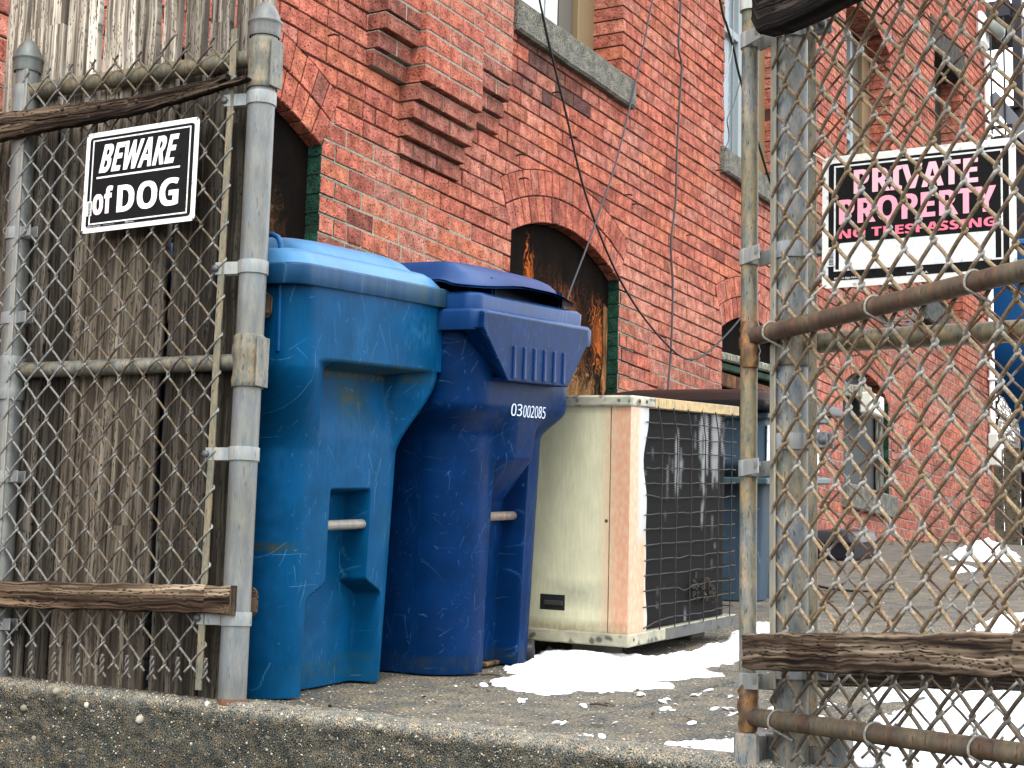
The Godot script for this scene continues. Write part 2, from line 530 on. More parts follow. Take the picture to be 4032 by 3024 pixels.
func build_building(cam: Camera3D) -> void:
	var root := thing("brick_building", "long red brick building with arched boarded windows behind the blue carts", "building")
	var cand := []
	var mortar := MB.new()
	var excl := []; var excl_m := []
	for o in openings:
		var t: float = o.rings * 0.135
		excl.append(arch_outline(o, t, 0.0)); excl_m.append(arch_outline(o, t, 0.004))
	var course := 3
	while BASE + course * PITCH < 7.5:
		var y0 := BASE + course * PITCH
		var hdr := course % 7 == 2
		var L := BRICK * (0.5 if hdr else 1.0)
		var s := 1.6 + fposmod(course * 0.5, 1.0) * BRICK - rng.randf_range(0.0, 0.012)
		while s < 17.35:
			var ln := L + rng.randf_range(-0.006, 0.006)
			var s1 := minf(s + ln, 17.35)
			var cell := [PackedVector2Array([Vector2(s, y0), Vector2(s1, y0), Vector2(s1, y0 + PITCH), Vector2(s, y0 + PITCH)])]
			var j := 0.0034 + rng.randf_range(0.0, 0.0016)
			var body := [wobble(PackedVector2Array([Vector2(s + j, y0 + j), Vector2(s1 - j, y0 + j), Vector2(s1 - j, y0 + PITCH - j), Vector2(s + j, y0 + PITCH - j)]), 0.002)]
			var deep := 0.03
			var green := false
			var gone := s > 5.95 and s1 < 6.38 and y0 > 2.66
			for q in openings.size():
				var o: Dictionary = openings[q]
				if s1 < o.a - 0.3 or s > o.b + 0.3 or y0 + PITCH < o.y0 - 0.02 or y0 > o.sp + o.rise + 0.5:
					continue
				deep = o.deep + 0.02
				var nb := []; var nc := []
				for b in body: nb.append_array(Geometry2D.clip_polygons(b, excl[q]))
				for b in cell: nc.append_array(Geometry2D.clip_polygons(b, excl_m[q]))
				body = nb; cell = nc
				if o.green and s1 > o.b and s < o.b + 0.12 and y0 < o.sp: green = true
			if not gone:
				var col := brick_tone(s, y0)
				for b in body:
					if absf(area(b)) > 0.0006:
						cand.append([b, -deep, rng.randf_range(-0.0025, 0.0025), col, Vector2(rng.randf_range(-0.012, 0.012), rng.randf_range(-0.02, 0.02)), vary(Color(0.014, 0.058, 0.036), 0.3) if green else Color(-1, 0, 0)])
				var mt := mortar_tone((s + s1) / 2.0, y0)
				for b in cell:
					mortar.slab(b, -deep - 0.01, mt[1], 0.0, WALL, mt[0], Vector2.ZERO, Color(0.02, 0.06, 0.04) if green else Color(-1, 0, 0))
			s += ln
		course += 1
	# the rings of bricks on edge round each arch
	for o in openings:
		if o.rings == 0: continue
		var half: float = (o.b - o.a) / 2.0
		var R: float = (half * half + o.rise * o.rise) / (2.0 * o.rise)
		var c := Vector2((o.a + o.b) / 2.0, o.sp + o.rise - R)
		var al := asin(half / R)
		for ring in o.rings:
			var r0: float = R + ring * 0.135
			var count := int(round(2.0 * al * r0 / 0.077))
			for k in count:
				var a0 := -al + 2.0 * al * k / count
				var a1 := -al + 2.0 * al * (k + 1) / count
				var g := 0.0042 / r0
				var q := PackedVector2Array([c + Vector2(sin(a0 + g), cos(a0 + g)) * (r0 + (0.004 if ring else 0.0)), c + Vector2(sin(a1 - g), cos(a1 - g)) * (r0 + (0.004 if ring else 0.0)), c + Vector2(sin(a1 - g), cos(a1 - g)) * (r0 + 0.131), c + Vector2(sin(a0 + g), cos(a0 + g)) * (r0 + 0.131)])
				var mid := (q[0] + q[2]) / 2.0
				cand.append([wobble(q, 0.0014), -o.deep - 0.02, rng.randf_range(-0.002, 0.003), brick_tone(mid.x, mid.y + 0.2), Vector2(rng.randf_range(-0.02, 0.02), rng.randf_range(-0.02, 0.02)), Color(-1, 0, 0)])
				var w := PackedVector2Array([c + Vector2(sin(a0), cos(a0)) * (r0 + 0.001), c + Vector2(sin(a1), cos(a1)) * (r0 + 0.001), c + Vector2(sin(a1), cos(a1)) * (r0 + 0.137), c + Vector2(sin(a0), cos(a0)) * (r0 + 0.137)])
				mortar.slab(w, -o.deep - 0.03, -0.009, 0.0, WALL, vary(Color(0.13, 0.056, 0.042), 0.25))
	# the 300 bricks that show largest are parts of their own
	var score := []
	for i in cand.size():
		var b: PackedVector2Array = cand[i][0]
		var m := Vector2.ZERO
		for p in b: m += p / b.size()
		var at := px(WALL * Vector3(m.x, m.y, 0), cam)
		var seen_ := at.x > 285 and at.x < 760 and at.y > 3 and not (at.x < 455 and at.y > 258) and not (at.x >= 455 and at.x < 590 and at.y > 285) and not (at.x >= 590 and at.y > 384)
		var A := px(WALL * Vector3(b[0].x, b[0].y, 0), cam)
		var B := px(WALL * Vector3(b[1].x, b[1].y, 0), cam)
		var D := px(WALL * Vector3(b[b.size() - 1].x, b[b.size() - 1].y, 0), cam)
		score.append([absf((B - A).cross(D - A)) if seen_ and b.size() < 6 else 0.0, i])
	score.sort_custom(func(p, q): return p[0] > q[0])
	var single := {}
	for k in 300: single[score[k][1]] = true
	var rest := MB.new()
	for i in cand.size():
		var d: Array = cand[i]
		if single.has(i):
			var one := MB.new()
			one.slab(d[0], d[1], d[2], 0.003, WALL, d[3], d[4], d[5])
			part("brick", one, "brick", root)
		else:
			rest.slab(d[0], d[1], d[2], 0.003, WALL, d[3], d[4], d[5])
	part("brickwork", rest, "brick", root, Transform3D(), "stuff")
	part("mortar", mortar, "mortar", root, Transform3D(), "stuff")
	# the mass of the house behind the facing
	var core := MB.new()
	core.box(Vector3(8.0, 9.0, 15.68), 0.0, Transform3D(Basis(), Vector3(-4.28, 3.05, -9.47)), Color(0.12, 0.07, 0.06))
	core.box(Vector3(0.35, 0.3, 15.9), 0.03, Transform3D(Basis(), Vector3(-0.02, 7.62, -9.47)), Color(0.35, 0.11, 0.07))
	core.box(Vector3(0.27, 7.6, 0.05), 0.0, Transform3D(Basis(), Vector3(-0.145, 3.7, -17.3)), Color(0.35, 0.11, 0.07))
	core.box(Vector3(0.27, 7.6, 0.05), 0.0, Transform3D(Basis(), Vector3(-0.145, 3.7, -1.64)), Color(0.35, 0.11, 0.07))
	part("house_core", core, "brick", root)
	chimney(root)
	lower_windows(root)
	for k in [4, 5, 6]: upper_window(root, openings[k], k)
	narrow_window(root, openings[7])

func area(p: PackedVector2Array) -> float:
	var a := 0.0
	for k in p.size(): a += p[k].cross(p[(k + 1) % p.size()])
	return a / 2.0

func chimney(root: Node3D) -> void:
	var ch := Node3D.new(); ch.name = "corbelled_chimney_breast"; root.add_child(ch)
	ch.set_meta("label", "stepped brick corbels under the chimney breast, darker below")
	var mo := MB.new()
	var rest := MB.new()
	var runs := [[5.64, 5.92, [[33, 0.034], [34, 0.058], [35, 0.089], [36, 0.10]], 94], [6.40, 6.74, [[33, 0.034], [34, 0.058], [35, 0.089], [36, 0.10]], 94], [5.905, 6.41, [[29, 0.016], [30, 0.045], [31, 0.079], [32, 0.102], [33, 0.13]], 94]]
	for run in runs:
		var first: int = run[2][0][0]
		for k in range(first, run[3]):
			var step: Array = run[2][mini(k - first, run[2].size() - 1)]
			var out: float = step[1]
			var y0 := BASE + k * PITCH
			var s: float = run[0]
			var full: float = run[1] - run[0]
			var cuts := [0.0, 0.52, 1.0] if full < 0.4 and k % 2 == 0 else ([0.0, 1.0] if full < 0.3 else ([0.0, 0.62, 1.0] if full < 0.4 else ([0.0, 0.41, 0.82, 1.0] if k % 2 == 0 else [0.0, 0.2, 0.6, 1.0])))
			for q in cuts.size() - 1:
				var a: float = s + full * cuts[q] + (0.0 if q == 0 else 0.004)
				var b: float = s + full * cuts[q + 1] - (0.0 if q == cuts.size() - 2 else 0.004)
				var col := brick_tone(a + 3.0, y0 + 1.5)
				col = col.lerp(Color(0.52, 0.16, 0.10), 0.25)
				if k < first + 4: col = col.lerp(Color(0.12, 0.08, 0.07), rng.randf_range(0.15, 0.45))  # lowest courses toned darker
				var poly := wobble(PackedVector2Array([Vector2(a, y0 + 0.0055), Vector2(b, y0 + 0.0055), Vector2(b, y0 + PITCH - 0.0055), Vector2(a, y0 + PITCH - 0.0055)]), 0.0012)
				if y0 < 3.1:
					var one := MB.new()
					one.slab(poly, -0.01, out + rng.randf_range(-0.002, 0.002), 0.003, WALL, col)
					part("brick", one, "brick", ch)
				else:
					rest.slab(poly, -0.01, out, 0.003, WALL, col)
			var pale := y0 > 2.5
			var y_low := y0 + (0.006 if k == first or k - first < run[2].size() else 0.0)
			mo.slab(PackedVector2Array([Vector2(s + 0.004, y_low), Vector2(run[1] - 0.004, y_low), Vector2(run[1] - 0.004, y0 + PITCH), Vector2(s + 0.004, y0 + PITCH)]), -0.012, out - 0.0032, 0.0, WALL, Color(0.55, 0.50, 0.40) if pale else Color(0.2, 0.15, 0.12))
	part("brickwork", rest, "brick", ch, Transform3D(), "stuff")
	part("mortar", mo, "mortar", ch, Transform3D(), "stuff")

# a flat sheet in an opening: polygon (s, y) at depth x, uv over the opening
func sheet(mb: MB, poly: PackedVector2Array, x: float, o: Dictionary, col: Color, thick := 0.012) -> void:
	var a := []; var uv := []
	for p in poly:
		a.append(WALL * Vector3(p.x, p.y, x))
		uv.append(Vector2((p.x - o.a) / (o.b - o.a), 1.0 - (p.y - o.y0) / (o.sp + o.rise - o.y0)))
	mb.face(a, Vector3.RIGHT, col, uv)
	for k in poly.size():
		var k2 := (k + 1) % poly.size()
		var d := poly[k2] - poly[k]
		mb.face([a[k], a[k2], a[k2] - Vector3(thick, 0, 0), a[k] - Vector3(thick, 0, 0)], Vector3(0, -d.x, -d.y), col, [uv[k], uv[k2], uv[k2], uv[k]])

func plywood(sd: int, bare: Array, soot: float) -> ImageTexture:
	var n := 320
	var a := noise(sd, 1.0, 4); var b := noise(sd + 1, 1.0, 3)
	var rgb := PackedByteArray(); rgb.resize(n * n * 3)
	for y in n:
		for x in n:
			var u := float(x) / n; var w := float(y) / n
			var st := b.get_noise_2d(x * 0.16 + 4.0 * a.get_noise_2d(x * 0.02, y * 0.02), y * 0.009)
			var m := a.get_noise_2d(x * 0.03, y * 0.008)
			var k := clampf(0.5 + 0.5 * m + 0.35 * st, 0.0, 1.0)
			var c := Vector3(13, 11, 10).lerp(Vector3(74, 48, 30), k * (1.0 - soot))
			for q in bare:
				var e: float = clampf(1.0 - absf(u - q[0]) / q[1] + 0.5 * st, 0.0, 1.0) * clampf((w - q[2]) / 0.12 + st, 0.0, 1.0) * clampf((q[3] - w) / 0.12 + st, 0.0, 1.0)
				c = c.lerp(Vector3(q[4], q[5], q[6]) * (0.75 + 0.5 * k), clampf(e * q[7], 0.0, 1.0))
			c *= 1.0 - 0.45 * clampf(1.0 - absf(st) * 12.0, 0.0, 1.0)
			var o := (y * n + x) * 3
			rgb[o] = int(clampf(c.x, 0, 255)); rgb[o + 1] = int(clampf(c.y, 0, 255)); rgb[o + 2] = int(clampf(c.z, 0, 255))
	return tex(n, n, rgb)

func lower_windows(root: Node3D) -> void:
	mat("ply_a", plywood(401, [[0.80, 0.10, 0.35, 1.0, 70, 46, 30, 0.9]], 0.9), null, 0, 1, 0.9, 0.0, false).metallic_specular = 0.1
	mat("ply_b", plywood(411, [[0.245, 0.045, 0.12, 0.75, 168, 82, 32, 1.4], [0.55, 0.33, 0.22, 0.95, 84, 44, 24, 1.0], [0.90, 0.10, 0.25, 0.62, 140, 74, 34, 1.1], [0.65, 0.4, 0.58, 1.2, 104, 76, 48, 1.2]], 0.8), null, 0, 1, 0.9, 0.0, false).metallic_specular = 0.1
	for k in 4:
		var o: Dictionary = openings[k]
		var w := Node3D.new(); w.name = "boarded_window"; root.add_child(w, true)
		w.set_meta("label", ["arched window with a blackened board, half hidden by the left fence", "arched window boarded with scorched plywood above the dark blue cart", "arched opening with a peeling green rail over timber and a dark sheet for the void", "arched window closed with a dark grey sheet and a stone sill"][k])
		var b := MB.new()
		sheet(b, arch_outline(o, 0.0, 0.006), -o.deep, o, Color.WHITE if k < 3 else Color(0.05, 0.052, 0.053))
		part("board", b, ["ply_a", "ply_b", "ply_a", "matt"][k], w)  # third opening: this dark sheet stands in for an unlit void
		var sl := MB.new()
		sl.slab(PackedVector2Array([Vector2(o.a - 0.05, o.y0 - 0.19), Vector2(o.b + 0.10, o.y0 - 0.19), Vector2(o.b + 0.10, o.y0), Vector2(o.a - 0.05, o.y0)]), -0.09, 0.05, 0.012, WALL, Color(0.30, 0.29, 0.24))
		part("stone_sill", sl, "stone", w)
		if k == 1:      # a split sliver of plywood hangs along the right edge
			var sv := MB.new()
			sv.slab(PackedVector2Array([Vector2(8.10, 1.52), Vector2(8.125, 1.49), Vector2(8.165, 1.55), Vector2(8.17, 2.0), Vector2(8.12, 2.02), Vector2(8.13, 1.7)]), -0.06, -0.052, 0.002, WALL, Color(0.40, 0.21, 0.09))
			part("split_veneer", sv, "timber", w)
		if k == 2:
			var rl := MB.new()
			rl.box(Vector3(0.05, 0.055, 1.22), 0.01, Transform3D(Basis(Vector3.RIGHT, 0.06), Vector3(-0.02, 2.02, -10.376)), Color(0.50, 0.56, 0.48))
			rl.box(Vector3(0.045, 0.045, 1.22), 0.008, Transform3D(Basis(Vector3.RIGHT, 0.06), Vector3(-0.03, 1.955, -10.376)), Color(0.05, 0.12, 0.08))
			part("peeling_rail", rl, "timber", w)
			var tb := MB.new()
			tb.box(Vector3(0.03, 0.09, 1.2), 0.006, Transform3D(Basis(Vector3.RIGHT, 0.03), Vector3(-0.035, 1.86, -10.376)), Color(0.26, 0.13, 0.07))
			part("timber_rail", tb, "timber", w)
		if k == 3:
			var fr := MB.new()
			fr.box(Vector3(0.05, 0.74, 0.09), 0.006, Transform3D(Basis(), Vector3(-0.06, 1.78, -13.43)), Color(0.28, 0.3, 0.29))
			part("frame", fr, "timber", w)
			var rl := MB.new()
			rl.box(Vector3(0.05, 0.10, 0.75), 0.01, Transform3D(Basis(Vector3.RIGHT, 0.10), Vector3(-0.03, 2.16, -12.68)), Color(0.46, 0.50, 0.43))
			part("peeling_rail", rl, "timber", w)

func upper_window(root: Node3D, o: Dictionary, k: int) -> void:
	var w := Node3D.new(); w.name = "upper_window"; root.add_child(w, true)
	w.set_meta("label", ["upper sash window above the stone sill beside the corbels", "upper sash window between the hanging cables and the gate pole", "upper sash window seen through the gate mesh"][k - 4])
	var bl := MB.new()
	var blind := Color(0.60, 0.64, 0.61) if k == 4 else Color(0.12, 0.155, 0.17)
	var P := PackedVector3Array()
	for j in 2:
		for i in 49:
			P.append(WALL * Vector3(o.a + (o.b - o.a) * i / 48.0, o.y0 + j * (o.sp + o.rise - o.y0), -0.262 + 0.004 * (1.0 if i % 4 < 2 else -1.0)))
	bl.grid(P, 49, 2, PackedVector2Array(), PackedColorArray([blind]), Vector3.RIGHT, true)
	part("blind", bl, "matt", w)
	var gl := MB.new()
	sheet(gl, PackedVector2Array([Vector2(o.a + 0.05, o.y0 + 0.02), Vector2(o.b - 0.36, o.y0 + 0.02), Vector2(o.b - 0.36, o.sp + 0.05), Vector2(o.a + 0.05, o.sp + 0.05)]), -0.236, o, Color.WHITE, 0.004)
	part("pane", gl, "glass", w)
	var fr := MB.new()
	var white := Color(0.66, 0.68, 0.66) if k == 4 else Color(0.22, 0.26, 0.27)
	var mid: float = o.y0 + (1.02 if k > 4 else 0.95)
	for b in [[o.b - 0.48, o.b - 0.42, o.y0, o.sp + 0.1], [o.a, o.a + 0.08, o.y0, o.sp + 0.1]]:
		fr.slab(PackedVector2Array([Vector2(b[0], b[2]), Vector2(b[1], b[2]), Vector2(b[1], b[3]), Vector2(b[0], b[3])]), -0.25, -0.205, 0.004, WALL, white)
	for b in [[o.y0, o.y0 + 0.06], [mid, mid + 0.06]]:
		fr.slab(PackedVector2Array([Vector2(o.a + 0.08, b[0]), Vector2(o.b - 0.48, b[0]), Vector2(o.b - 0.48, b[1]), Vector2(o.a + 0.08, b[1])]), -0.25, -0.208, 0.004, WALL, white)
	part("sash", fr, "paint", w)
	var tk := MB.new()
	tk.slab(PackedVector2Array([Vector2(o.b - 0.42, o.y0), Vector2(o.b - 0.37, o.y0), Vector2(o.b - 0.37, o.sp + 0.1), Vector2(o.b - 0.42, o.sp + 0.1)]), -0.25, -0.235, 0.003, WALL, Color(0.03, 0.03, 0.032))
	tk.slab(PackedVector2Array([Vector2(o.b - 0.37, o.y0), Vector2(o.b - 0.2, o.y0), Vector2(o.b - 0.2, o.sp + 0.1), Vector2(o.b - 0.37, o.sp + 0.1)]), -0.25, -0.222, 0.003, WALL, Color(0.09, 0.08, 0.065))
	part("storm_track", tk, "paint", w)
	var cs := MB.new()
	cs.slab(PackedVector2Array([Vector2(o.b - 0.2, o.y0), Vector2(o.b, o.y0), Vector2(o.b, o.sp + 0.1), Vector2(o.b - 0.2, o.sp + 0.1)]), -0.25, -0.185, 0.006, WALL, Color(0.17, 0.125, 0.068))
	part("casing", cs, "paint", w)
	var sl := MB.new()
	var pts := PackedVector2Array([Vector2(o.a - 0.075, o.y0 - 0.166)])
	for i in 7: pts.append(Vector2(o.a - 0.075 + (o.b - o.a + 0.18) * (i + 1) / 7.0, o.y0 - 0.166 + rng.randf_range(-0.006, 0.006)))
	for i in 8: pts.append(Vector2(o.b + 0.105 - (o.b - o.a + 0.18) * i / 7.0, o.y0 + 0.002 + rng.randf_range(-0.004, 0.004)))
	sl.slab(pts, -0.2, 0.045, 0.012, WALL, Color(0.33, 0.32, 0.265))
	part("stone_sill", sl, "stone", w)

func narrow_window(root: Node3D, o: Dictionary) -> void:
	var w := Node3D.new(); w.name = "narrow_window"; root.add_child(w, true)
	w.set_meta("label", "narrow dark opening under a grey stone lintel near the far corner")
	var b := MB.new()
	sheet(b, PackedVector2Array([Vector2(o.a, o.y0), Vector2(o.b, o.y0), Vector2(o.b, o.sp), Vector2(o.a, o.sp)]), -0.2, o, Color(0.02, 0.03, 0.026))
	part("pane", b, "paint", w)
	var f := MB.new()
	f.slab(PackedVector2Array([Vector2(o.a, o.y0), Vector2(o.a + 0.55, o.y0), Vector2(o.a + 0.55, o.sp), Vector2(o.a, o.sp)]), -0.2, -0.17, 0.004, WALL, Color(0.3, 0.31, 0.28))
	part("frame", f, "timber", w)
	var l := MB.new()
	l.slab(PackedVector2Array([Vector2(o.a - 0.15, o.sp - 0.02), Vector2(o.b + 0.15, o.sp - 0.02), Vector2(o.b + 0.15, o.sp + 0.3), Vector2(o.a - 0.15, o.sp + 0.3)]), -0.19, 0.02, 0.01, WALL, Color(0.12, 0.11, 0.10))
	part("stone_lintel", l, "stone", w)

# ---------------------------------------------------------------- chain link
const HALF := 0.0375

# one zigzag wire, hooked to its neighbours on both sides; X maps (along, up, towards the viewer)
func strand(x0: float, y0: float, y1: float, pitch: float, phase: float, r: float, X: Transform3D, tone: Callable, sides := 6) -> MB:
	var path := PackedVector3Array()
	var cols := PackedColorArray()
	var k := int(ceil((y0 - phase) / (pitch / 2.0)))
	var dz := r * 1.15
	var lean := rng.randf_range(-0.0012, 0.0012)
	while phase + k * pitch / 2.0 <= y1:
		var y := phase + k * pitch / 2.0 + rng.randf_range(-0.0012, 0.0012)
		var right := k % 2 != 0
		var sx := 1.0 if right else -1.0
		var xe := (x0 + HALF if right else x0) + sx * r * 0.75 + lean
		var into := dz if right else -dz          # the wire arrives in front on the way right, behind on the way left
		for q in [[-0.36, 0.72, 1.0], [-0.085, 0.12, 1.05], [0.0, 0.0, 0.0], [0.085, 0.12, -1.05], [0.36, 0.72, -1.0]]:
			var p := Vector3(xe - sx * q[1] * HALF * 0.55, y + q[0] * pitch / 2.0, into * q[2])
			if absf(q[0]) > 0.3:
				p.z += 0.0012 * (1.0 if into * q[2] > 0 else -1.0)
			path.append(X * p)
			cols.append(tone.call(p.x, p.y, 1.0 if absf(q[0]) < 0.1 else 0.0, into * q[2] > 0.0))
		k += 1
	var m := MB.new()
	if path.size() > 2:
		m.tube(path, r, sides, cols)
	return m

func band(mb: MB, X: Transform3D, r: float, tall: float, reach: Vector3, col: Color) -> void:
	# a strip round a post with a flat tab reaching out to the tension bar and a bolt through it
	var prof := [Vector2(r, -tall / 2), Vector2(r + 0.003, -tall / 2), Vector2(r + 0.003, tall / 2), Vector2(r, tall / 2)]
	mb.lathe(prof, X, 20, col)
	var dir := reach.normalized()
	var side := dir.cross(Vector3.UP)
	var B := Basis(dir, Vector3.UP, side)
	for o in [-0.5, 0.5]:
		mb.box(Vector3(reach.length() + 0.012, tall * 0.96, 0.0032), 0.001, Transform3D(X.basis * B, X * (dir * (r * 0.35 + reach.length() / 2.0) + side * (r * 0.62) * o * 2.0 * 0.55)), col)

func bolt(mb: MB, at: Vector3, axis: Vector3, r: float, ln: float, col: Color) -> void:
	var b := Basis.looking_at(axis, Vector3.UP if absf(axis.y) < 0.9 else Vector3.RIGHT) * Basis(Vector3.RIGHT, PI / 2)
	mb.lathe([Vector2(0, ln), Vector2(r * 0.8, ln), Vector2(r, ln * 0.8), Vector2(r, 0), Vector2(0, 0)], Transform3D(b, at), 6, col)

func pipe_tone(base: Color, stain: Color, amt: float, sd: int) -> Callable:
	var f := noise(sd, 3.0, 3)
	return func(t: float) -> Color: return base.lerp(stain, clampf(0.5 + 1.2 * f.get_noise_2d(t * 2.0, 3.0), 0.0, 1.0) * amt)

func pipe(a: Vector3, b: Vector3, r: float, tone: Callable, n := 30, sides := 20) -> MB:
	var path := PackedVector3Array(); var cols := PackedColorArray()
	for k in n + 1:
		path.append(a.lerp(b, float(k) / n)); cols.append(tone.call(a.distance_to(b) * k / n))
	var m := MB.new()
	m.tube(path, r, sides, cols)
	return m

func cap_and_collar(post: Node3D, top: Vector3, r: float, col: Color) -> void:
	var m := MB.new()
	m.lathe([Vector2(r + 0.004, -0.01), Vector2(r + 0.006, 0.0), Vector2(r + 0.006, 0.021), Vector2(r + 0.0095, 0.023), Vector2(r + 0.0095, 0.029), Vector2(r + 0.004, 0.033), Vector2(r + 0.003, 0.042), Vector2(r * 0.98, 0.050), Vector2(r * 0.84, 0.060), Vector2(r * 0.62, 0.069), Vector2(r * 0.36, 0.076), Vector2(r * 0.14, 0.080), Vector2(0.0, 0.081)], Transform3D(Basis(), top), 24, col)
	part("post_cap", m, "galvanised", post)

const GALV := Color(0.165, 0.178, 0.175)
const STAIN := Color(0.23, 0.19, 0.10)

func left_fence() -> void:
	var f := thing("chain_link_fence", "chain-link fence panel between two capped steel posts left of the gateway", "fence")
	var X := Transform3D(Basis(), Vector3(0, 0, -2.975))
	# posts
	var a := part("post", pipe(Vector3(1.511, 0.03, -3.0), Vector3(1.511, 1.61, -3.0), 0.032, pipe_tone(GALV, Color(0.125, 0.125, 0.105), 0.8, 501), 40), "galvanised", f)
	cap_and_collar(a, Vector3(1.511, 1.596, -3.0), 0.032, Color(0.13, 0.135, 0.125))
	var b := part("post", pipe(Vector3(0.787, 0.05, -3.0), Vector3(0.748, 1.63, -3.0), 0.030, pipe_tone(Color(0.18, 0.19, 0.185), Color(0.125, 0.125, 0.105), 0.7, 502), 40), "galvanised", f)
	cap_and_collar(b, Vector3(0.748, 1.62, -3.0), 0.030, Color(0.12, 0.13, 0.118))
	# rust foot of the right post
	var ft := MB.new()
	ft.lathe([Vector2(0.0335, 0), Vector2(0.0335, 0.013), Vector2(0.032, 0.014)], Transform3D(Basis(), Vector3(1.511, 0.036, -3.0)), 20, Color(0.15, 0.065, 0.028))
	part("rust_ring", ft, "stained_steel", a)
	# collars that hold the rails
	for y in [1.521, 0.812]:
		var c := MB.new()
		c.lathe([Vector2(0.033, -0.062), Vector2(0.0365, -0.062), Vector2(0.038, -0.048), Vector2(0.0355, -0.03), Vector2(0.0355, 0.0), Vector2(0.0395, 0.014), Vector2(0.0395, 0.03), Vector2(0.036, 0.044), Vector2(0.0365, 0.056), Vector2(0.033, 0.06)], Transform3D(Basis(), Vector3(1.511, y, -3.0)), 24, STAIN.lerp(GALV, 0.45))
		c.box(Vector3(0.004, 0.115, 0.045), 0.001, Transform3D(Basis(), Vector3(1.55, y - 0.004, -3.0)), Color(0.2, 0.2, 0.17))
		part("rail_collar", c, "stained_steel", f)
		var c2 := MB.new()
		c2.lathe([Vector2(0.031, -0.09), Vector2(0.036, -0.088), Vector2(0.036, -0.062), Vector2(0.033, -0.056), Vector2(0.034, -0.01), Vector2(0.036, 0.0), Vector2(0.034, 0.02), Vector2(0.031, 0.022)], Transform3D(Basis(), Vector3(0.75 if y > 1 else 0.768, y + 0.03, -3.0)), 24, Color(0.20, 0.215, 0.2))
		part("rail_collar", c2, "galvanised", f)
	part("rail", pipe(Vector3(0.76, 1.556, -3.0), Vector3(1.50, 1.541, -3.0), 0.0215, pipe_tone(Color(0.15, 0.135, 0.09), Color(0.23, 0.195, 0.115), 0.9, 503)), "stained_steel", f)
	part("rail", pipe(Vector3(0.77, 0.829, -3.0), Vector3(1.50, 0.811, -3.0), 0.0195, pipe_tone(Color(0.25, 0.25, 0.215), Color(0.16, 0.145, 0.10), 0.8, 504)), "stained_steel", f)
	# tension bars and the bands that hold them
	var tb := MB.new()
	tb.box(Vector3(0.0185, 1.545, 0.006), 0.0015, Transform3D(Basis(Vector3.BACK, -0.0035), Vector3(1.4385, 0.838, -2.9745)), Color(0.23, 0.205, 0.13))
	part("tension_bar", tb, "stained_steel", f)
	tb = MB.new()
	tb.box(Vector3(0.018, 1.50, 0.006), 0.0015, Transform3D(Basis(Vector3.BACK, 0.017), Vector3(0.781, 0.86, -2.9745)), Color(0.27, 0.27, 0.24))
	part("tension_bar", tb, "galvanised", f)
	for y in [1.435, 1.03, 0.597, 0.226]:
		var m := MB.new()
		band(m, Transform3D(Basis(), Vector3(1.511, y, -3.0)), 0.0325, 0.031, Vector3(-0.072, 0, 0.016), Color(0.27, 0.285, 0.27))
		var bb := part("tension_band", m, "galvanised", f)
		var bo := MB.new()
		bolt(bo, Vector3(1.427, y, -2.963), Vector3.BACK, 0.009, 0.008, Color(0.10, 0.10, 0.095))
		part("bolt", bo, "galvanised", bb)
	for y in [1.18, 0.96, 0.56, 0.2]:
		var m := MB.new()
		band(m, Transform3D(Basis(), Vector3(0.787 - y * 0.0245, y, -3.0)), 0.0305, 0.03, Vector3(0.055, 0, 0.014), Color(0.24, 0.25, 0.24))
		part("tension_band", m, "galvanised", f)
	# the wires
	var net := Node3D.new(); net.name = "chain_link_mesh"; f.add_child(net)
	var rust := noise(510, 5.0, 3)
	var tone := func(x: float, y: float, knuckle: float, front: bool) -> Color:
		var n := rust.get_noise_2d(x * 2.0, y * 2.0)
		var c := Color(0.155, 0.125, 0.085).lerp(Color(0.10, 0.065, 0.045), clampf(0.5 + n * 2.0, 0.0, 1.0))
		if front: c = c.lerp(Color(0.075, 0.06, 0.048), 0.45)
		else: c = c.lerp(Color(0.28, 0.22, 0.13), 0.35)
		var clean := clampf((1.03 - x) / 0.10, 0.0, 1.0) * (1.0 if y < 1.5 else 0.5)
		c = c.lerp(Color(0.30, 0.31, 0.295), clean * 0.9)
		if x > 1.40: c = c.lerp(Color(0.30, 0.30, 0.27), 0.6)
		if y < 0.35: c = c.lerp(Color(0.25, 0.23, 0.19), 0.5)
		return c.lerp(Color(0.46, 0.45, 0.41), knuckle * (0.7 if y < 1.35 else 0.3) * clampf(0.75 + n * 2.0, 0.2, 1.0))
	for k in 19:
		var x0 := 1.447 - HALF * (k + 1)
		var foot := 0.105 + 0.03 * k / 19.0
		part("wire", strand(x0, foot, 1.617 + rng.randf_range(-0.02, 0.012), 0.0886, 1.05 + (0.0443 if k % 2 == 0 else 0.0) - 0.0443 * 30, 0.0028, X, tone), "wire", net)
	for k in 10:      # the twisted ends at the foot
		var xt := 1.447 - HALF * 2.0 * (k + 0.0)
		if k == 0: xt = 1.452
		var yt := 0.137
		var m := MB.new()
		for s in 2:
			var p := PackedVector3Array()
			for q in 15:
				var t := q / 14.0
				var an := t * TAU * 1.6 + s * PI
				p.append(X * Vector3(xt + 0.0034 * cos(an) + (0.012 * maxf(0.0, t - 0.8) / 0.2 * (1.0 if s else -0.8)), yt - 0.052 * t, 0.0034 * sin(an)))
			m.tube(p, 0.0028, 6, Color(0.20, 0.185, 0.165) if k < 8 else Color(0.27, 0.27, 0.255))
		part("twisted_end", m, "wire", net)

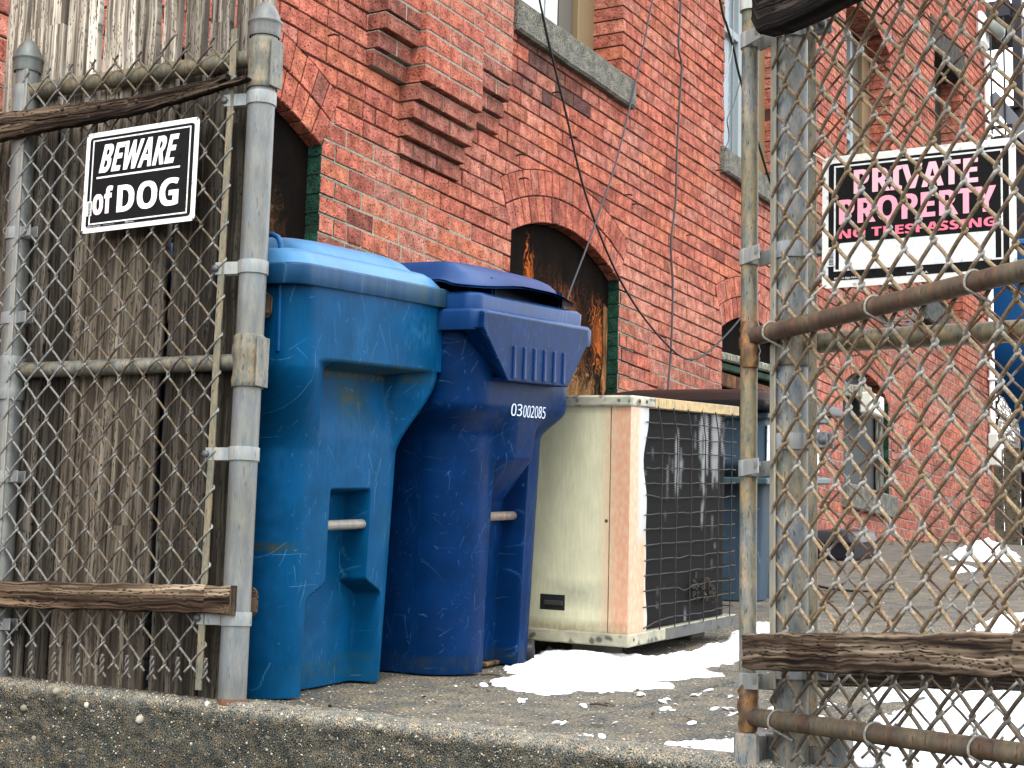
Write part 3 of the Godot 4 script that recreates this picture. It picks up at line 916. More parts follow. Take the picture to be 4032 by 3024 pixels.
func wooden_fence() -> void:
	var f := thing("wooden_fence", "weathered wooden board fence behind the chain-link panel on the left", "fence")
	var edges := [[0.632, 0.704], [0.716, 0.836], [0.848, 0.912], [0.932, 0.966], [0.969, 1.034], [1.045, 1.084], [1.087, 1.155], [1.168, 1.220], [1.242, 1.302], [1.316, 1.377], [1.391, 1.442], [1.446, 1.502]]
	for k in edges.size():
		var e: Array = edges[k]
		var m := MB.new()
		var top := rng.randf_range(1.86, 2.02)
		var w: float = e[1] - e[0]
		var xm: float = (e[0] + e[1]) / 2.0
		var P := PackedVector3Array(); var UV := PackedVector2Array(); var C := PackedColorArray()
		var lean := rng.randf_range(-0.012, 0.012) if k < 11 else 0.0
		var u0 := rng.randf()
		var z := -3.037 + (0.003 if k % 2 else -0.003) + rng.randf_range(-0.0015, 0.0015) - (0.006 if k == 11 else 0.0)
		var tone: float = [0.75, 1.0, 0.62, 1.05, 0.9, 1.2, 0.8, 1.12, 0.7, 0.95, 0.68, 0.85][k] * rng.randf_range(0.92, 1.08)
		var prof := [[-0.5, -0.009], [-0.5, 0.006], [-0.47, 0.0085], [-0.2, 0.009 + rng.randf_range(-0.001, 0.001)], [0.2, 0.009 + rng.randf_range(-0.001, 0.001)], [0.47, 0.0085], [0.5, 0.006], [0.5, -0.009], [-0.5, -0.009]]
		var rough := noise(600 + k, 1.0, 3)
		var rows := 26
		for j in rows:
			var y := 0.03 + (top - 0.03) * j / (rows - 1.0)
			for q in prof:
				var wob: float = 0.0035 * rough.get_noise_2d(y * 6.0, q[0] * 4.0)
				P.append(Vector3(xm + w * q[0] + lean * maxf(0.0, y - 1.35) * 2.0 + wob, y, z + q[1] + 0.5 * wob))
				UV.append(Vector2(u0 + (w * q[0]) / 0.8, y / 2.0 + 0.13 * k))
				P[P.size() - 1].x += signf(q[0]) * 0.0042 * smoothstep(1.46, 1.36, y)
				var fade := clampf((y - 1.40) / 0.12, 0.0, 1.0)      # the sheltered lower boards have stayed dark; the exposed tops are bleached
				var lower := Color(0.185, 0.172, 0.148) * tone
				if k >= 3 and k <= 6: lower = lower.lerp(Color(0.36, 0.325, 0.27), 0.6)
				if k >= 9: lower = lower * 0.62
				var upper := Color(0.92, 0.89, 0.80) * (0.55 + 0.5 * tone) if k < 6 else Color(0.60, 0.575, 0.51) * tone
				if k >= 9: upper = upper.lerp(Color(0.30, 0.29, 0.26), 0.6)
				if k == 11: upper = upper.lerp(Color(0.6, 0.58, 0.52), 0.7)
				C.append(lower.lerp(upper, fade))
		m.grid(P, prof.size(), rows, UV, C, Vector3(xm, 1.0, z))
		part("board", m, "timber", f)
	for y in [0.265, 0.955, 1.45]:
		var m := MB.new()
		m.box(Vector3(1.0 if y < 1.2 else 0.95, 0.066 if y < 0.9 else 0.060, 0.032), 0.011, Transform3D(Basis(), Vector3(1.018 if y < 1.2 else 0.95, y, -3.064)), Color(0.13, 0.10, 0.075))
		part("rail", m, "beam", f)

# a weathered plank swept along a line of (x, low, high) stations; grain along x
func plank_mesh(st: Array, z_back: float, z_front: float, X: Transform3D, col: Callable, v0: float, sd: int) -> MB:
	var m := MB.new()
	var rough := noise(sd, 1.0, 3)
	var P := PackedVector3Array(); var UV := PackedVector2Array(); var C := PackedColorArray()
	var ring := [[0.0, 0.0], [0.0, 0.85], [0.05, 1.0], [0.18, 1.0], [0.30, 1.0], [0.42, 1.0], [0.55, 1.0], [0.68, 1.0], [0.80, 1.0], [0.92, 1.0], [1.0, 0.8], [1.0, 0.0], [0.0, 0.0]]
	var n := 70
	for i in n:
		var t := float(i) / (n - 1) * (st.size() - 1)
		var a: Array = st[int(minf(t, st.size() - 2))]; var b: Array = st[int(minf(t, st.size() - 2)) + 1]
		var q := t - minf(floorf(t), st.size() - 2)
		var x := lerpf(a[0], b[0], q); var lo := lerpf(a[1], b[1], q); var hi := lerpf(a[2], b[2], q)
		for r in ring:
			var g := rough.get_noise_2d(x * 2.5, r[0] * 9.0)
			var y := lerpf(lo, hi, r[0]) + 0.004 * rough.get_noise_2d(x * 14.0, r[0] * 3.0)
			P.append(X * Vector3(x, y, lerpf(z_back, z_front + 0.004 * g, r[1])))
			UV.append(Vector2(v0 + r[0] * (hi - lo) / 0.8 + (0.1 if r[1] < 0.5 else 0.0), x / 2.0 + v0))
			C.append(col.call(x, r[0]))
	m.grid(P, ring.size(), n, UV, C, X * Vector3((st[0][0] + st[-1][0]) / 2.0, (st[0][1] + st[0][2]) / 2.0, (z_back + z_front) / 2.0))
	for e in [0, n - 1]:
		var pts := []
		for k in ring.size() - 1: pts.append(P[e * ring.size() + k])
		m.face(pts, X.basis * Vector3(-1 if e == 0 else 1, 0, 0), C[e * ring.size()] * 0.5)
	return m

func nails(owner_: Node, spots: Array, z: float, X: Transform3D) -> void:
	for s in spots:
		var mb := MB.new()
		mb.lathe([Vector2(0, 0.0025), Vector2(0.004, 0.002), Vector2(0.0048, 0.0), Vector2(0.0048, -0.004)], X * Transform3D(Basis(Vector3.RIGHT, PI / 2), Vector3(s[0], s[1], z)), 10, Color(0.04, 0.03, 0.025))
		part("nail", mb, "matt", owner_)

func planks() -> void:
	var I := Transform3D()
	var dark := func(x: float, v: float) -> Color: return Color(0.17, 0.14, 0.11).lerp(Color(0.10, 0.082, 0.066), clampf((x - 0.7) / 0.7, 0.0, 1.0))
	var t := thing("split_plank", "dark cracked plank nailed across the top of the left chain-link panel", "plank")
	part("lower_board", plank_mesh([[0.45, 1.41, 1.462], [0.71, 1.421, 1.459], [0.873, 1.428, 1.454], [1.025, 1.43, 1.452], [1.172, 1.434, 1.454], [1.313, 1.447, 1.462], [1.47, 1.466, 1.478], [1.508, 1.472, 1.476]], -2.968, -2.947, I, dark, 0.11, 701), "beam", t)
	part("upper_board", plank_mesh([[0.45, 1.462, 1.50], [0.71, 1.461, 1.495], [0.919, 1.455, 1.487], [1.12, 1.453, 1.479], [1.264, 1.458, 1.481], [1.40, 1.468, 1.489], [1.44, 1.48, 1.493]], -2.970, -2.952, I, dark, 0.43, 702), "beam", t)
	nails(t, [[0.93, 1.474], [1.05, 1.468], [0.80, 1.43], [1.17, 1.463], [1.02, 1.442]], -2.948, I)
	t = thing("nailed_plank", "pale brown plank nailed low across the left chain-link panel", "plank")
	var mid := func(x: float, v: float) -> Color:
		var n := tone_a.get_noise_2d(x * 6.0, v * 2.0)
		var c := Color(0.21, 0.16, 0.115).lerp(Color(0.46, 0.42, 0.35), clampf((v - 0.45) * 1.6 + n * 0.6, 0.0, 1.0))
		return c.lerp(Color(0.13, 0.10, 0.075), clampf(n * 1.1 + 0.2 * (v - 0.6), 0.0, 0.6))
	part("board", plank_mesh([[0.5, 0.245, 0.309], [0.83, 0.24, 0.305], [1.2, 0.238, 0.301], [1.532, 0.236, 0.298]], -2.972, -2.946, I, mid, 0.27, 703), "beam", t)
	nails(t, [[1.02, 0.264], [1.16, 0.264], [1.28, 0.265], [1.405, 0.266], [0.9, 0.265]], -2.945, I)

# ---------------------------------------------------------------- gate and the fence behind it
var GX := Transform3D(Basis(Vector3(0.829, 0, 0.559), Vector3.UP, Vector3(-0.559, 0, 0.829)), Vector3(2.732, 0, -2.985))

func steel_tone(sd: int, rusty: float) -> Callable:
	var f := noise(sd, 4.0, 3)
	return func(t: float) -> Color:
		var n := f.get_noise_2d(t * 3.0, 1.0)
		return Color(0.18, 0.14, 0.08).lerp(Color(0.10, 0.058, 0.034), clampf(rusty + n * 1.3, 0.0, 1.0))

func gate() -> void:
	var g := thing("open_gate", "rusty chain-link gate swung open at the right, hung with planks", "gate")
	var pole := part("stile", pipe(GX * Vector3(0, 0.03, 0), GX * Vector3(0, 1.75, 0), 0.0165, func(t: float) -> Color:
		var c := Color(0.21, 0.18, 0.10).lerp(Color(0.24, 0.235, 0.20), clampf(0.5 + tone_b.get_noise_2d(t * 1.3, 9.0) * 1.5, 0.0, 1.0))
		if t < 0.2: c = c.lerp(Color(0.19, 0.2, 0.185), 0.6)
		if absf(t - 0.74) < 0.09: c = c.lerp(Color(0.26, 0.115, 0.025), 1.0 - absf(t - 0.74) / 0.09)
		if absf(t - 0.06) < 0.07: c = c.lerp(Color(0.22, 0.13, 0.055), 0.5)
		return c, 90), "stained_steel", g)
	var w := MB.new()      # the rusted welds
	var WC := PackedColorArray()
	var nw := noise(722, 1.0, 3)
	for j in 12:
		for i in 17:
			WC.append(Color(0.10, 0.05, 0.022).lerp(Color(0.30, 0.155, 0.04), clampf(0.5 + 1.6 * nw.get_noise_2d((i % 16) * 0.35, j * 0.35), 0.0, 1.0)))
	for y in [0.772, 0.085]:
		var P := PackedVector3Array()
		var nz := noise(720, 60.0, 2)
		for j in 12:
			for i in 17:
				var a := TAU * i / 16.0
				var t := (j / 11.0 - 0.5) * 2.0
				var d := Vector3(cos(a), 0, sin(a))
				P.append(GX * (Vector3(0.006, y + t * 0.045, 0.002) + d * (0.0160 + 0.0075 * sqrt(maxf(0.0, 1.0 - t * t)) * (0.45 + 0.7 * nz.get_noise_3d(d.x * 0.2, t * 0.3, d.z * 0.2)))))
		w.grid(P, 17, 12, PackedVector2Array(), WC, GX * Vector3(0.006, y, 0.002))
	part("rusty_weld", w, "stained_steel", pole)
	var col := MB.new()
	col.lathe([Vector2(0.017, 0.0), Vector2(0.0215, 0.0), Vector2(0.0215, 0.12), Vector2(0.017, 0.12)], Transform3D(Basis(), GX * Vector3(0, 1.447, 0)), 24, Color(0.42, 0.42, 0.37))
	part("sleeve", col, "galvanised", pole)
	var far := part("stile", pipe(GX * Vector3(1.05, 0.03, 0), GX * Vector3(1.05, 1.75, 0), 0.0165, steel_tone(731, 0.4)), "stained_steel", g)
	part("rail", pipe(GX * Vector3(0.01, 0.787, 0), GX * Vector3(1.05, 0.787, 0), 0.0172, steel_tone(732, 0.75), 50), "stained_steel", g)
	part("rail", pipe(GX * Vector3(0.01, 0.068, 0), GX * Vector3(1.05, 0.044, 0), 0.0172, steel_tone(733, 0.55), 50), "stained_steel", g)
	part("rail", pipe(GX * Vector3(0.0, 1.70, 0), GX * Vector3(1.05, 1.70, 0), 0.0172, steel_tone(734, 0.5)), "stained_steel", g)
	var tb := MB.new()
	tb.box(Vector3(0.016, 1.36, 0.005), 0.001, GX * Transform3D(Basis(), Vector3(0.0505, 0.80, -0.020)), Color(0.27, 0.255, 0.2))
	part("tension_bar", tb, "galvanised", g)
	for y in [1.385, 0.945, 0.533, 0.133]:
		var m := MB.new()
		m.lathe([Vector2(0.0165, -0.0155), Vector2(0.0195, -0.0155), Vector2(0.0195, 0.0155), Vector2(0.0165, 0.0155)], GX * Transform3D(Basis(), Vector3(0, y, 0)), 20, Color(0.28, 0.29, 0.27))
		m.box(Vector3(0.058, 0.03, 0.003), 0.001, GX * Transform3D(Basis(Vector3.BACK, 0.03), Vector3(0.027, y, 0.0165)), Color(0.28, 0.29, 0.27))
		m.box(Vector3(0.058, 0.03, 0.003), 0.001, GX * Transform3D(Basis(), Vector3(0.027, y, -0.0255)), Color(0.24, 0.25, 0.235))
		var b := part("tension_band", m, "galvanised", g)
		var bo := MB.new()
		bolt(bo, GX * Vector3(0.047, y + 0.002, 0.018), GX.basis.z, 0.0085, 0.009, Color(0.2, 0.2, 0.19))
		part("bolt", bo, "galvanised", b)
	var net := Node3D.new(); net.name = "chain_link_mesh"; g.add_child(net)
	var rust := noise(740, 4.0, 3)
	var tone := func(x: float, y: float, knuckle: float, front: bool) -> Color:
		var n := rust.get_noise_2d(x * 3.0, y * 2.0)
		var c := Color(0.30, 0.215, 0.125).lerp(Color(0.20, 0.125, 0.075), clampf(0.5 + n * 1.8, 0.0, 1.0))
		if front: c = c.lerp(Color(0.18, 0.145, 0.10), 0.4)
		else: c = c.lerp(Color(0.40, 0.30, 0.17), 0.4)
		if y < 0.2: c = c.lerp(Color(0.10, 0.09, 0.075), 0.75)
		return c.lerp(Color(0.50, 0.48, 0.43), knuckle * clampf(0.55 + n * 3.0, 0.0, 0.95) * (0.35 if y < 0.2 else 1.0))
	var X := GX * Transform3D(Basis(), Vector3(0, 0, -0.021))
	for k in 26:
		part("wire", strand(0.0505 + HALF * k, 0.01, 1.68, 0.0871, 1.186 - 0.0871 * 15 + (0.04355 if k % 2 == 0 else 0.0), 0.0036, X, tone, 8), "wire", net)
	for q in [[0.075, 0.787], [0.373, 0.787], [0.62, 0.787], [0.095, 0.065], [0.366, 0.059], [0.613, 0.053], [0.87, 0.787]]:      # tie wires looped round the rails
		var p := PackedVector3Array()
		for k in 17:
			var a := -0.9 + 4.2 * k / 16.0
			p.append(GX * Vector3(q[0] + 0.010 * (k / 16.0) - 0.005, q[1] + 0.0196 * sin(a + 0.3), 0.0196 * cos(a + 0.3)))
		p.insert(0, GX * Vector3(q[0] + 0.016, q[1] - 0.034, -0.02))
		p.append(GX * Vector3(q[0] + 0.028, q[1] + 0.02, -0.022))
		var m := MB.new()
		m.tube(p, 0.0024, 7, Color(0.36, 0.345, 0.30))
		part("tie_wire", m, "wire", g)
	# planks fixed to the gate
	var grey := func(x: float, v: float) -> Color:
		var n := tone_b.get_noise_2d(x * 4.0, v * 1.5)
		var c := Color(0.30, 0.265, 0.22).lerp(Color(0.17, 0.14, 0.115), clampf(0.4 + n * 2.2, 0.0, 1.0))
		if x > 0.19 and x < 0.33: c = c.lerp(Color(0.095, 0.065, 0.048), 0.75 * clampf(1.4 - absf(v - 0.5) * 1.4, 0.0, 1.0))
		return c.lerp(Color(0.42, 0.38, 0.32), clampf((v - 0.8) * 2.0, 0.0, 0.5))
	var t := thing("gate_plank", "weathered grey plank fixed across the lower part of the open gate", "plank")
	part("board", plank_mesh([[0.056, 0.156, 0.222], [0.35, 0.159, 0.226], [0.71, 0.1645, 0.231], [1.08, 0.168, 0.236]], 0.019, 0.052, GX, grey, 0.63, 751), "beam", t)
	nails(t, [[0.12, 0.187], [0.30, 0.187], [0.52, 0.19]], 0.053, GX)
	t = thing("charred_plank", "black charred plank across the top of the open gate", "plank")
	var coal := func(x: float, v: float) -> Color: return Color(0.028, 0.026, 0.025).lerp(Color(0.075, 0.07, 0.066), clampf(tone_b.get_noise_2d(x * 5.0, v * 2.0) * 2.0, 0.0, 1.0))
	part("board", plank_mesh([[0.088, 1.385, 1.47], [0.105, 1.355, 1.475], [0.2, 1.345, 1.475], [1.08, 1.335, 1.47]], 0.017, 0.060, GX, coal, 0.2, 752), "beam", t)

func right_fence() -> void:
	var f := thing("chain_link_fence", "fixed chain-link fence behind the open gate, with a thick post and rail", "fence")
	var X := Transform3D(Basis(), Vector3(0, 0, -2.975))
	part("post", pipe(Vector3(2.812, -0.03, -3.0), Vector3(2.812, 1.75, -3.0), 0.0325, func(t: float) -> Color:
		var c := Color(0.20, 0.18, 0.115).lerp(Color(0.22, 0.235, 0.235), clampf(0.5 + tone_b.get_noise_2d(t * 1.1, 33.0) * 1.4, 0.0, 1.0))
		return c.lerp(Color(0.12, 0.125, 0.125), clampf((0.35 - t) * 4.0, 0.0, 0.6)), 60), "stained_steel", f)
	var c := MB.new()
	c.lathe([Vector2(0.033, -0.03), Vector2(0.0375, -0.03), Vector2(0.0375, -0.02), Vector2(0.0355, -0.012), Vector2(0.0355, 0.03), Vector2(0.038, 0.04), Vector2(0.038, 0.05), Vector2(0.033, 0.052)], Transform3D(Basis(), Vector3(2.812, 0.757, -3.0)), 24, Color(0.17, 0.155, 0.11))
	part("rail_collar", c, "stained_steel", f)
	part("rail", pipe(Vector3(2.83, 0.772, -3.0), Vector3(3.75, 0.768, -3.0), 0.0205, pipe_tone(Color(0.20, 0.168, 0.095), Color(0.15, 0.118, 0.06), 0.8, 761)), "stained_steel", f)
	var tb := MB.new()
	tb.box(Vector3(0.0165, 1.56, 0.006), 0.0015, Transform3D(Basis(), Vector3(2.863, 0.80, -2.9745)), Color(0.20, 0.175, 0.11))
	part("tension_bar", tb, "stained_steel", f)
	for y in [1.395, 0.953, 0.582, 0.155]:
		var m := MB.new()
		band(m, Transform3D(Basis(), Vector3(2.812, y, -3.0)), 0.033, 0.031, Vector3(0.066, 0, 0.016), Color(0.22, 0.235, 0.235))
		var b := part("tension_band", m, "galvanised", f)
		var bo := MB.new()
		bolt(bo, Vector3(2.884, y, -2.963), Vector3.BACK, 0.0095, 0.01, Color(0.16, 0.16, 0.16))
		part("bolt", bo, "galvanised", b)
	var net := Node3D.new(); net.name = "chain_link_mesh"; f.add_child(net)
	var rust := noise(770, 4.0, 3)
	var tone := func(x: float, y: float, knuckle: float, front: bool) -> Color:
		var n := rust.get_noise_2d(x * 3.0, y * 2.0)
		var cc := Color(0.17, 0.085, 0.045).lerp(Color(0.10, 0.05, 0.032), clampf(0.5 + n * 1.8, 0.0, 1.0))
		if y < 0.75: cc = cc.lerp(Color(0.26, 0.2, 0.13), 0.35)
		if y < 0.2: cc = cc.lerp(Color(0.08, 0.07, 0.06), 0.7)
		return cc.lerp(Color(0.5, 0.38, 0.24) if y > 0.75 else Color(0.6, 0.58, 0.52), knuckle * clampf(0.3 + n * 3.0, 0.0, 0.8))
	for k in 24:
		part("wire", strand(2.855 + HALF * k, 0.01, 1.66, 0.088, 0.02 + (0.044 if k % 2 == 0 else 0.0), 0.0026, X, tone), "wire", net)
	var t := thing("back_board", "grey split board behind the foot of the fixed chain-link fence", "plank")
	var grey := func(x: float, v: float) -> Color: return Color(0.20, 0.19, 0.17).lerp(Color(0.12, 0.11, 0.10), clampf(0.5 + 2.0 * tone_b.get_noise_2d(x * 3.0, v * 3.0), 0.0, 1.0))
	part("board", plank_mesh([[2.852, 0.128, 0.205], [3.2, 0.131, 0.207], [3.75, 0.133, 0.21]], -3.05, -3.025, Transform3D(), grey, 0.5, 771), "beam", t)
	# the foot block of the gate stile
	var bl := MB.new()
	bl.box(Vector3(0.19, 0.075, 0.05), 0.004, Transform3D(Basis(), Vector3(2.815, -0.002, -3.045)), Color(0.20, 0.2, 0.19))
	bl.box(Vector3(0.05, 0.068, 0.045), 0.004, Transform3D(Basis(), Vector3(2.737, 0.004, -2.985)), Color(0.23, 0.23, 0.21))
	solo("gate_stop", bl, "stained_steel", "grey steel foot block under the gate pole", "block")

# ---------------------------------------------------------------- signs
func letters(text: String, box: Rect2, z: float, X: Transform3D, parent: Node, col: Color, shear := 0.0, called := "lettering", bold := true) -> void:
	var t := TextMesh.new()
	var fnt := SystemFont.new()
	fnt.font_names = PackedStringArray(["Droid Sans"])
	fnt.font_weight = 700 if bold else 400
	t.font = fnt; t.text = text; t.font_size = 64; t.pixel_size = 0.01; t.depth = 0.02
	var bb := t.get_aabb()
	var fat := 0.009 if bold and called == "lettering" else 0.0      # heavy poster capitals: the same outline laid on itself, a little to each side
	var sx := box.size.x / (bb.size.x + 2.0 * fat)
	var sy := box.size.y / (bb.size.y + 1.0 * fat)
	var mid := bb.get_center()
	var st := SurfaceTool.new()
	st.begin(Mesh.PRIMITIVE_TRIANGLES)
	var k := 0
	for d in ([[0, 0], [-1, 0.5], [1, 0.5], [-1, -0.5], [1, -0.5]] if fat > 0.0 else [[0, 0]]):
		for q in t.get_surface_count():
			st.append_from(t, q, Transform3D(Basis(), Vector3(d[0] * fat, d[1] * fat, 0.002 * k) - mid))
		k += 1
	var o := MeshInstance3D.new()
	o.name = called
	o.mesh = st.commit()
	var m := StandardMaterial3D.new(); m.albedo_color = col; m.roughness = 0.55; m.metallic_specular = 0.15
	o.material_override = m
	o.transform = X * Transform3D(Basis(Vector3(sx, 0, 0), Vector3(shear * sy, sy, 0), Vector3(0, 0, 0.04)), Vector3(box.get_center().x, box.get_center().y, z))
	parent.add_child(o, true)

func frame_line(mb: MB, w: float, h: float, t: float, z: float, X: Transform3D, col: Color) -> void:
	for s in [[0, h / 2 - t / 2, w, t], [0, -h / 2 + t / 2, w, t], [-w / 2 + t / 2, 0, t, h - 2 * t - 0.0002], [w / 2 - t / 2, 0, t, h - 2 * t - 0.0002]]:
		mb.box(Vector3(s[2], s[3], 0.0008), 0.0, X * Transform3D(Basis(), Vector3(s[0], s[1], z)), col)

func signs() -> void:
	var white := Color(0.80, 0.80, 0.78)
	var black := Color(0.012, 0.012, 0.014)
	# u runs left to right, v top to bottom, both 0..1 over the panel
	var s := thing("dog_sign", "black and white sign reading BEWARE of DOG wired to the left chain-link panel", "sign", Transform3D(Basis(), Vector3(1.1835, 1.2765, -2.962)))
	var w := 0.353; var h := 0.253
	var I := Transform3D()
	var m := MB.new(); m.slab(rrect(w, h, 0.011), -0.0012, 0.0, 0.0003, I, white)
	var pn := part("panel", m, "print", s)
	m = MB.new(); m.slab(rrect(w * 0.925, h * 0.90, 0.009), 0.0, 0.0008, 0.0, I, black)
	part("black_field", m, "print", pn)
	m = MB.new(); frame_line(m, w * 0.87, h * 0.845, 0.0035, 0.0010, I, white)
	part("border_line", m, "print", pn)
	var R := func(u0: float, v0: float, u1: float, v1: float) -> Rect2: return Rect2((u0 - 0.5) * w, (0.5 - v1) * h, (u1 - u0) * w, (v1 - v0) * h)
	letters("BEWARE", R.call(0.155, 0.13, 0.815, 0.415), 0.0012, I, s, Color(0.93, 0.91, 0.91), 0.22)
	m = MB.new(); var r: Rect2 = R.call(0.115, 0.452, 0.855, 0.470)
	m.box(Vector3(r.size.x, r.size.y, 0.0008), 0.0, Transform3D(Basis(), Vector3(r.get_center().x, r.get_center().y, 0.0012)), white)
	part("underline", m, "print", pn)
	letters("of", R.call(0.095, 0.555, 0.272, 0.83), 0.0012, I, s, Color(0.93, 0.86, 0.87))
	letters("DOG", R.call(0.315, 0.56, 0.855, 0.83), 0.0012, I, s, Color(0.93, 0.92, 0.92))
	letters("Made in U.S.A.", R.call(0.40, 0.93, 0.475, 0.942), 0.0012, I, s, Color(0.8, 0.8, 0.8), 0.0, "small_print", false)
	letters("Hillman Sign Center", R.call(0.055, 0.93, 0.18, 0.955), 0.0012, I, s, Color(0.6, 0.6, 0.6), 0.0, "small_print", false)
	letters("Cincinnati, Ohio 45231", R.call(0.20, 0.932, 0.30, 0.945), 0.0012, I, s, Color(0.5, 0.5, 0.5), 0.0, "small_print", false)
	letters("840143", R.call(0.87, 0.915, 0.925, 0.928), 0.0012, I, s, Color(0.6, 0.6, 0.6), 0.0, "small_print", false)
	barcode(s, Transform3D(Basis(), Vector3(-0.435 * w, -0.26 * h, 0.0016)), 0.0155, 0.037)
	m = MB.new()
	for q in [[-1, 1], [1, 1], [-1, -1], [1, -1]]:
		var c := Vector3(q[0] * (w / 2 - 0.006), q[1] * (h / 2 - 0.007), 0.001)
		m.tube(PackedVector3Array([c, c + Vector3(q[0] * 0.004, q[1] * 0.004, 0.003), c + Vector3(q[0] * 0.011, q[1] * 0.009, -0.006)]), 0.0012, 6, Color(0.02, 0.018, 0.016))
	part("wire_tie", m, "matt", s)
	# the second sign, behind the gate mesh
	s = thing("private_property_sign", "faded sign reading PRIVATE PROPERTY NO TRESPASSING behind the gate mesh", "sign", Transform3D(Basis(Vector3.BACK, -0.008), Vector3(3.066, 0.993, -2.9625)))
	w = 0.36; h = 0.255
	m = MB.new(); m.slab(rrect(w, h, 0.012), -0.0012, 0.0, 0.0003, I, Color(0.80, 0.79, 0.74))
	pn = part("panel", m, "print", s)
	m = MB.new(); m.slab(rrect(w * 0.93, h * 0.89, 0.009), 0.0, 0.0008, 0.0, I, black)
	part("black_field", m, "print", pn)
	m = MB.new(); frame_line(m, w * 0.87, h * 0.80, 0.0032, 0.0010, Transform3D(Basis(), Vector3(0, 0.006, 0)), white)
	part("border_line", m, "print", pn)
	m = MB.new(); r = R.call(0.085, 0.668, 0.905, 0.875)
	m.slab(rrect(r.size.x, r.size.y, 0.004), 0.0008, 0.0016, 0.0, Transform3D(Basis(), Vector3(r.get_center().x, r.get_center().y, 0)), white)
	part("blank_space", m, "print", pn)
	letters("PRIVATE", R.call(0.165, 0.115, 0.82, 0.30), 0.0012, I, s, Color(0.95, 0.70, 0.74))
	letters("PROPERTY", R.call(0.085, 0.335, 0.91, 0.525), 0.0012, I, s, Color(0.95, 0.62, 0.68))
	letters("NO TRESPASSING", R.call(0.085, 0.565, 0.91, 0.635), 0.0012, I, s, Color(0.93, 0.46, 0.54))
	letters("Made in U.S.A.", R.call(0.45, 0.925, 0.56, 0.94), 0.0012, I, s, Color(0.85, 0.85, 0.85), 0.0, "small_print")
	letters("Hillman Sign Center", R.call(0.06, 0.925, 0.20, 0.945), 0.0012, I, s, Color(0.8, 0.8, 0.8), 0.0, "small_print")
	barcode(s, Transform3D(Basis(), Vector3(-0.452 * w, -0.265 * h, 0.0016)), 0.0155, 0.037)
	m = MB.new()
	for q in [[-1, 1], [-1, -1], [1, 1], [1, -1]]:
		var c := Vector3(q[0] * (w / 2 - 0.008), q[1] * (h / 2 - 0.008), 0.001)
		m.tube(PackedVector3Array([c, c + Vector3(q[0] * 0.008, q[1] * 0.006, 0.003), c + Vector3(q[0] * 0.03, q[1] * 0.022, -0.002)]), 0.0016, 6, Color(0.62, 0.56, 0.42))
	part("zip_tie", m, "plastic", s)

func barcode(s: Node3D, X: Transform3D, w: float, h: float) -> void:
	var m := MB.new(); m.box(Vector3(w, h, 0.0008), 0.0, X, Color(0.78, 0.78, 0.77))
	var p := part("barcode_sticker", m, "print", s)
	var b := MB.new()
	var y := -h * 0.42
	while y < h * 0.42:
		var t := rng.randf_range(0.0004, 0.0013)
		b.box(Vector3(w * 0.55, t, 0.0004), 0.0, X * Transform3D(Basis(), Vector3(w * 0.08, y, 0.0007)), Color(0.04, 0.04, 0.04))
		y += t + rng.randf_range(0.0006, 0.0014)
	part("bars", b, "print", p)

# ---------------------------------------------------------------- carts
# a rounded-rectangle outline walked as eight runs: front, far corner, far side, back corner, back, back corner, near side, near corner
func outline_pt(seg: int, t: float, xb: float, xf: float, h: float, r: float) -> Vector2:
	match seg:
		0: return Vector2(xf, lerpf(h - r, r - h, t))
		1: return Vector2(xf - r + r * cos(t * PI / 2), -(h - r) - r * sin(t * PI / 2))
		2: return Vector2(lerpf(xf - r, xb + r, t), -h)
		3: return Vector2(xb + r - r * sin(t * PI / 2), -(h - r) - r * cos(t * PI / 2))
		4: return Vector2(xb, lerpf(r - h, h - r, t))
		5: return Vector2(xb + r - r * cos(t * PI / 2), (h - r) + r * sin(t * PI / 2))
		6: return Vector2(lerpf(xb + r, xf - r, t), h)
	return Vector2(xf - r + r * sin(t * PI / 2), (h - r) + r * cos(t * PI / 2))

func cart_body(rows: int, H: float, low: Callable, up: Callable, flare: Callable, carve: Callable) -> MB:
	var counts := [96, 10, 8, 5, 6, 5, 16, 14]
	var m := MB.new()
	var P := PackedVector3Array(); var UV := PackedVector2Array()
	var nu := 1
	for c in counts: nu += c
	for j in rows:
		var y := H * j / (rows - 1.0)
		var a: Array = low.call(y); var b: Array = up.call(y)
		for seg in 8:
			for i in counts[seg] + (1 if seg == 7 else 0):
				var t: float = float(i) / counts[seg]
				var p := outline_pt(seg, t, a[0], a[1], a[2], a[3])
				var q := outline_pt(seg, t, b[0], b[1], b[2], b[3])
				var F: float = flare.call(y, p.y, seg, t)
				var o := p.lerp(q, F)
				if seg == 0 or seg == 1 or seg == 7:
					o.x += 0.008 * (1.0 - clampf(o.y * o.y / 0.09, 0.0, 1.0))
					o.x -= carve.call(y, o.y)
				P.append(Vector3(o.x, y, o.y))
				var run := 0.0
				if seg == 0 or seg == 1 or seg == 7: run = -o.y
				elif seg == 6: run = -(a[2] + (a[1] - o.x))
				else: run = a[2] + (a[1] - o.x)
				UV.append(Vector2(0.5 + run / 1.3, 1.0 - y / 1.2))
	m.grid(P, nu, rows, UV, PackedColorArray([Color.WHITE]), Vector3(0, H / 2, 0))
	return m

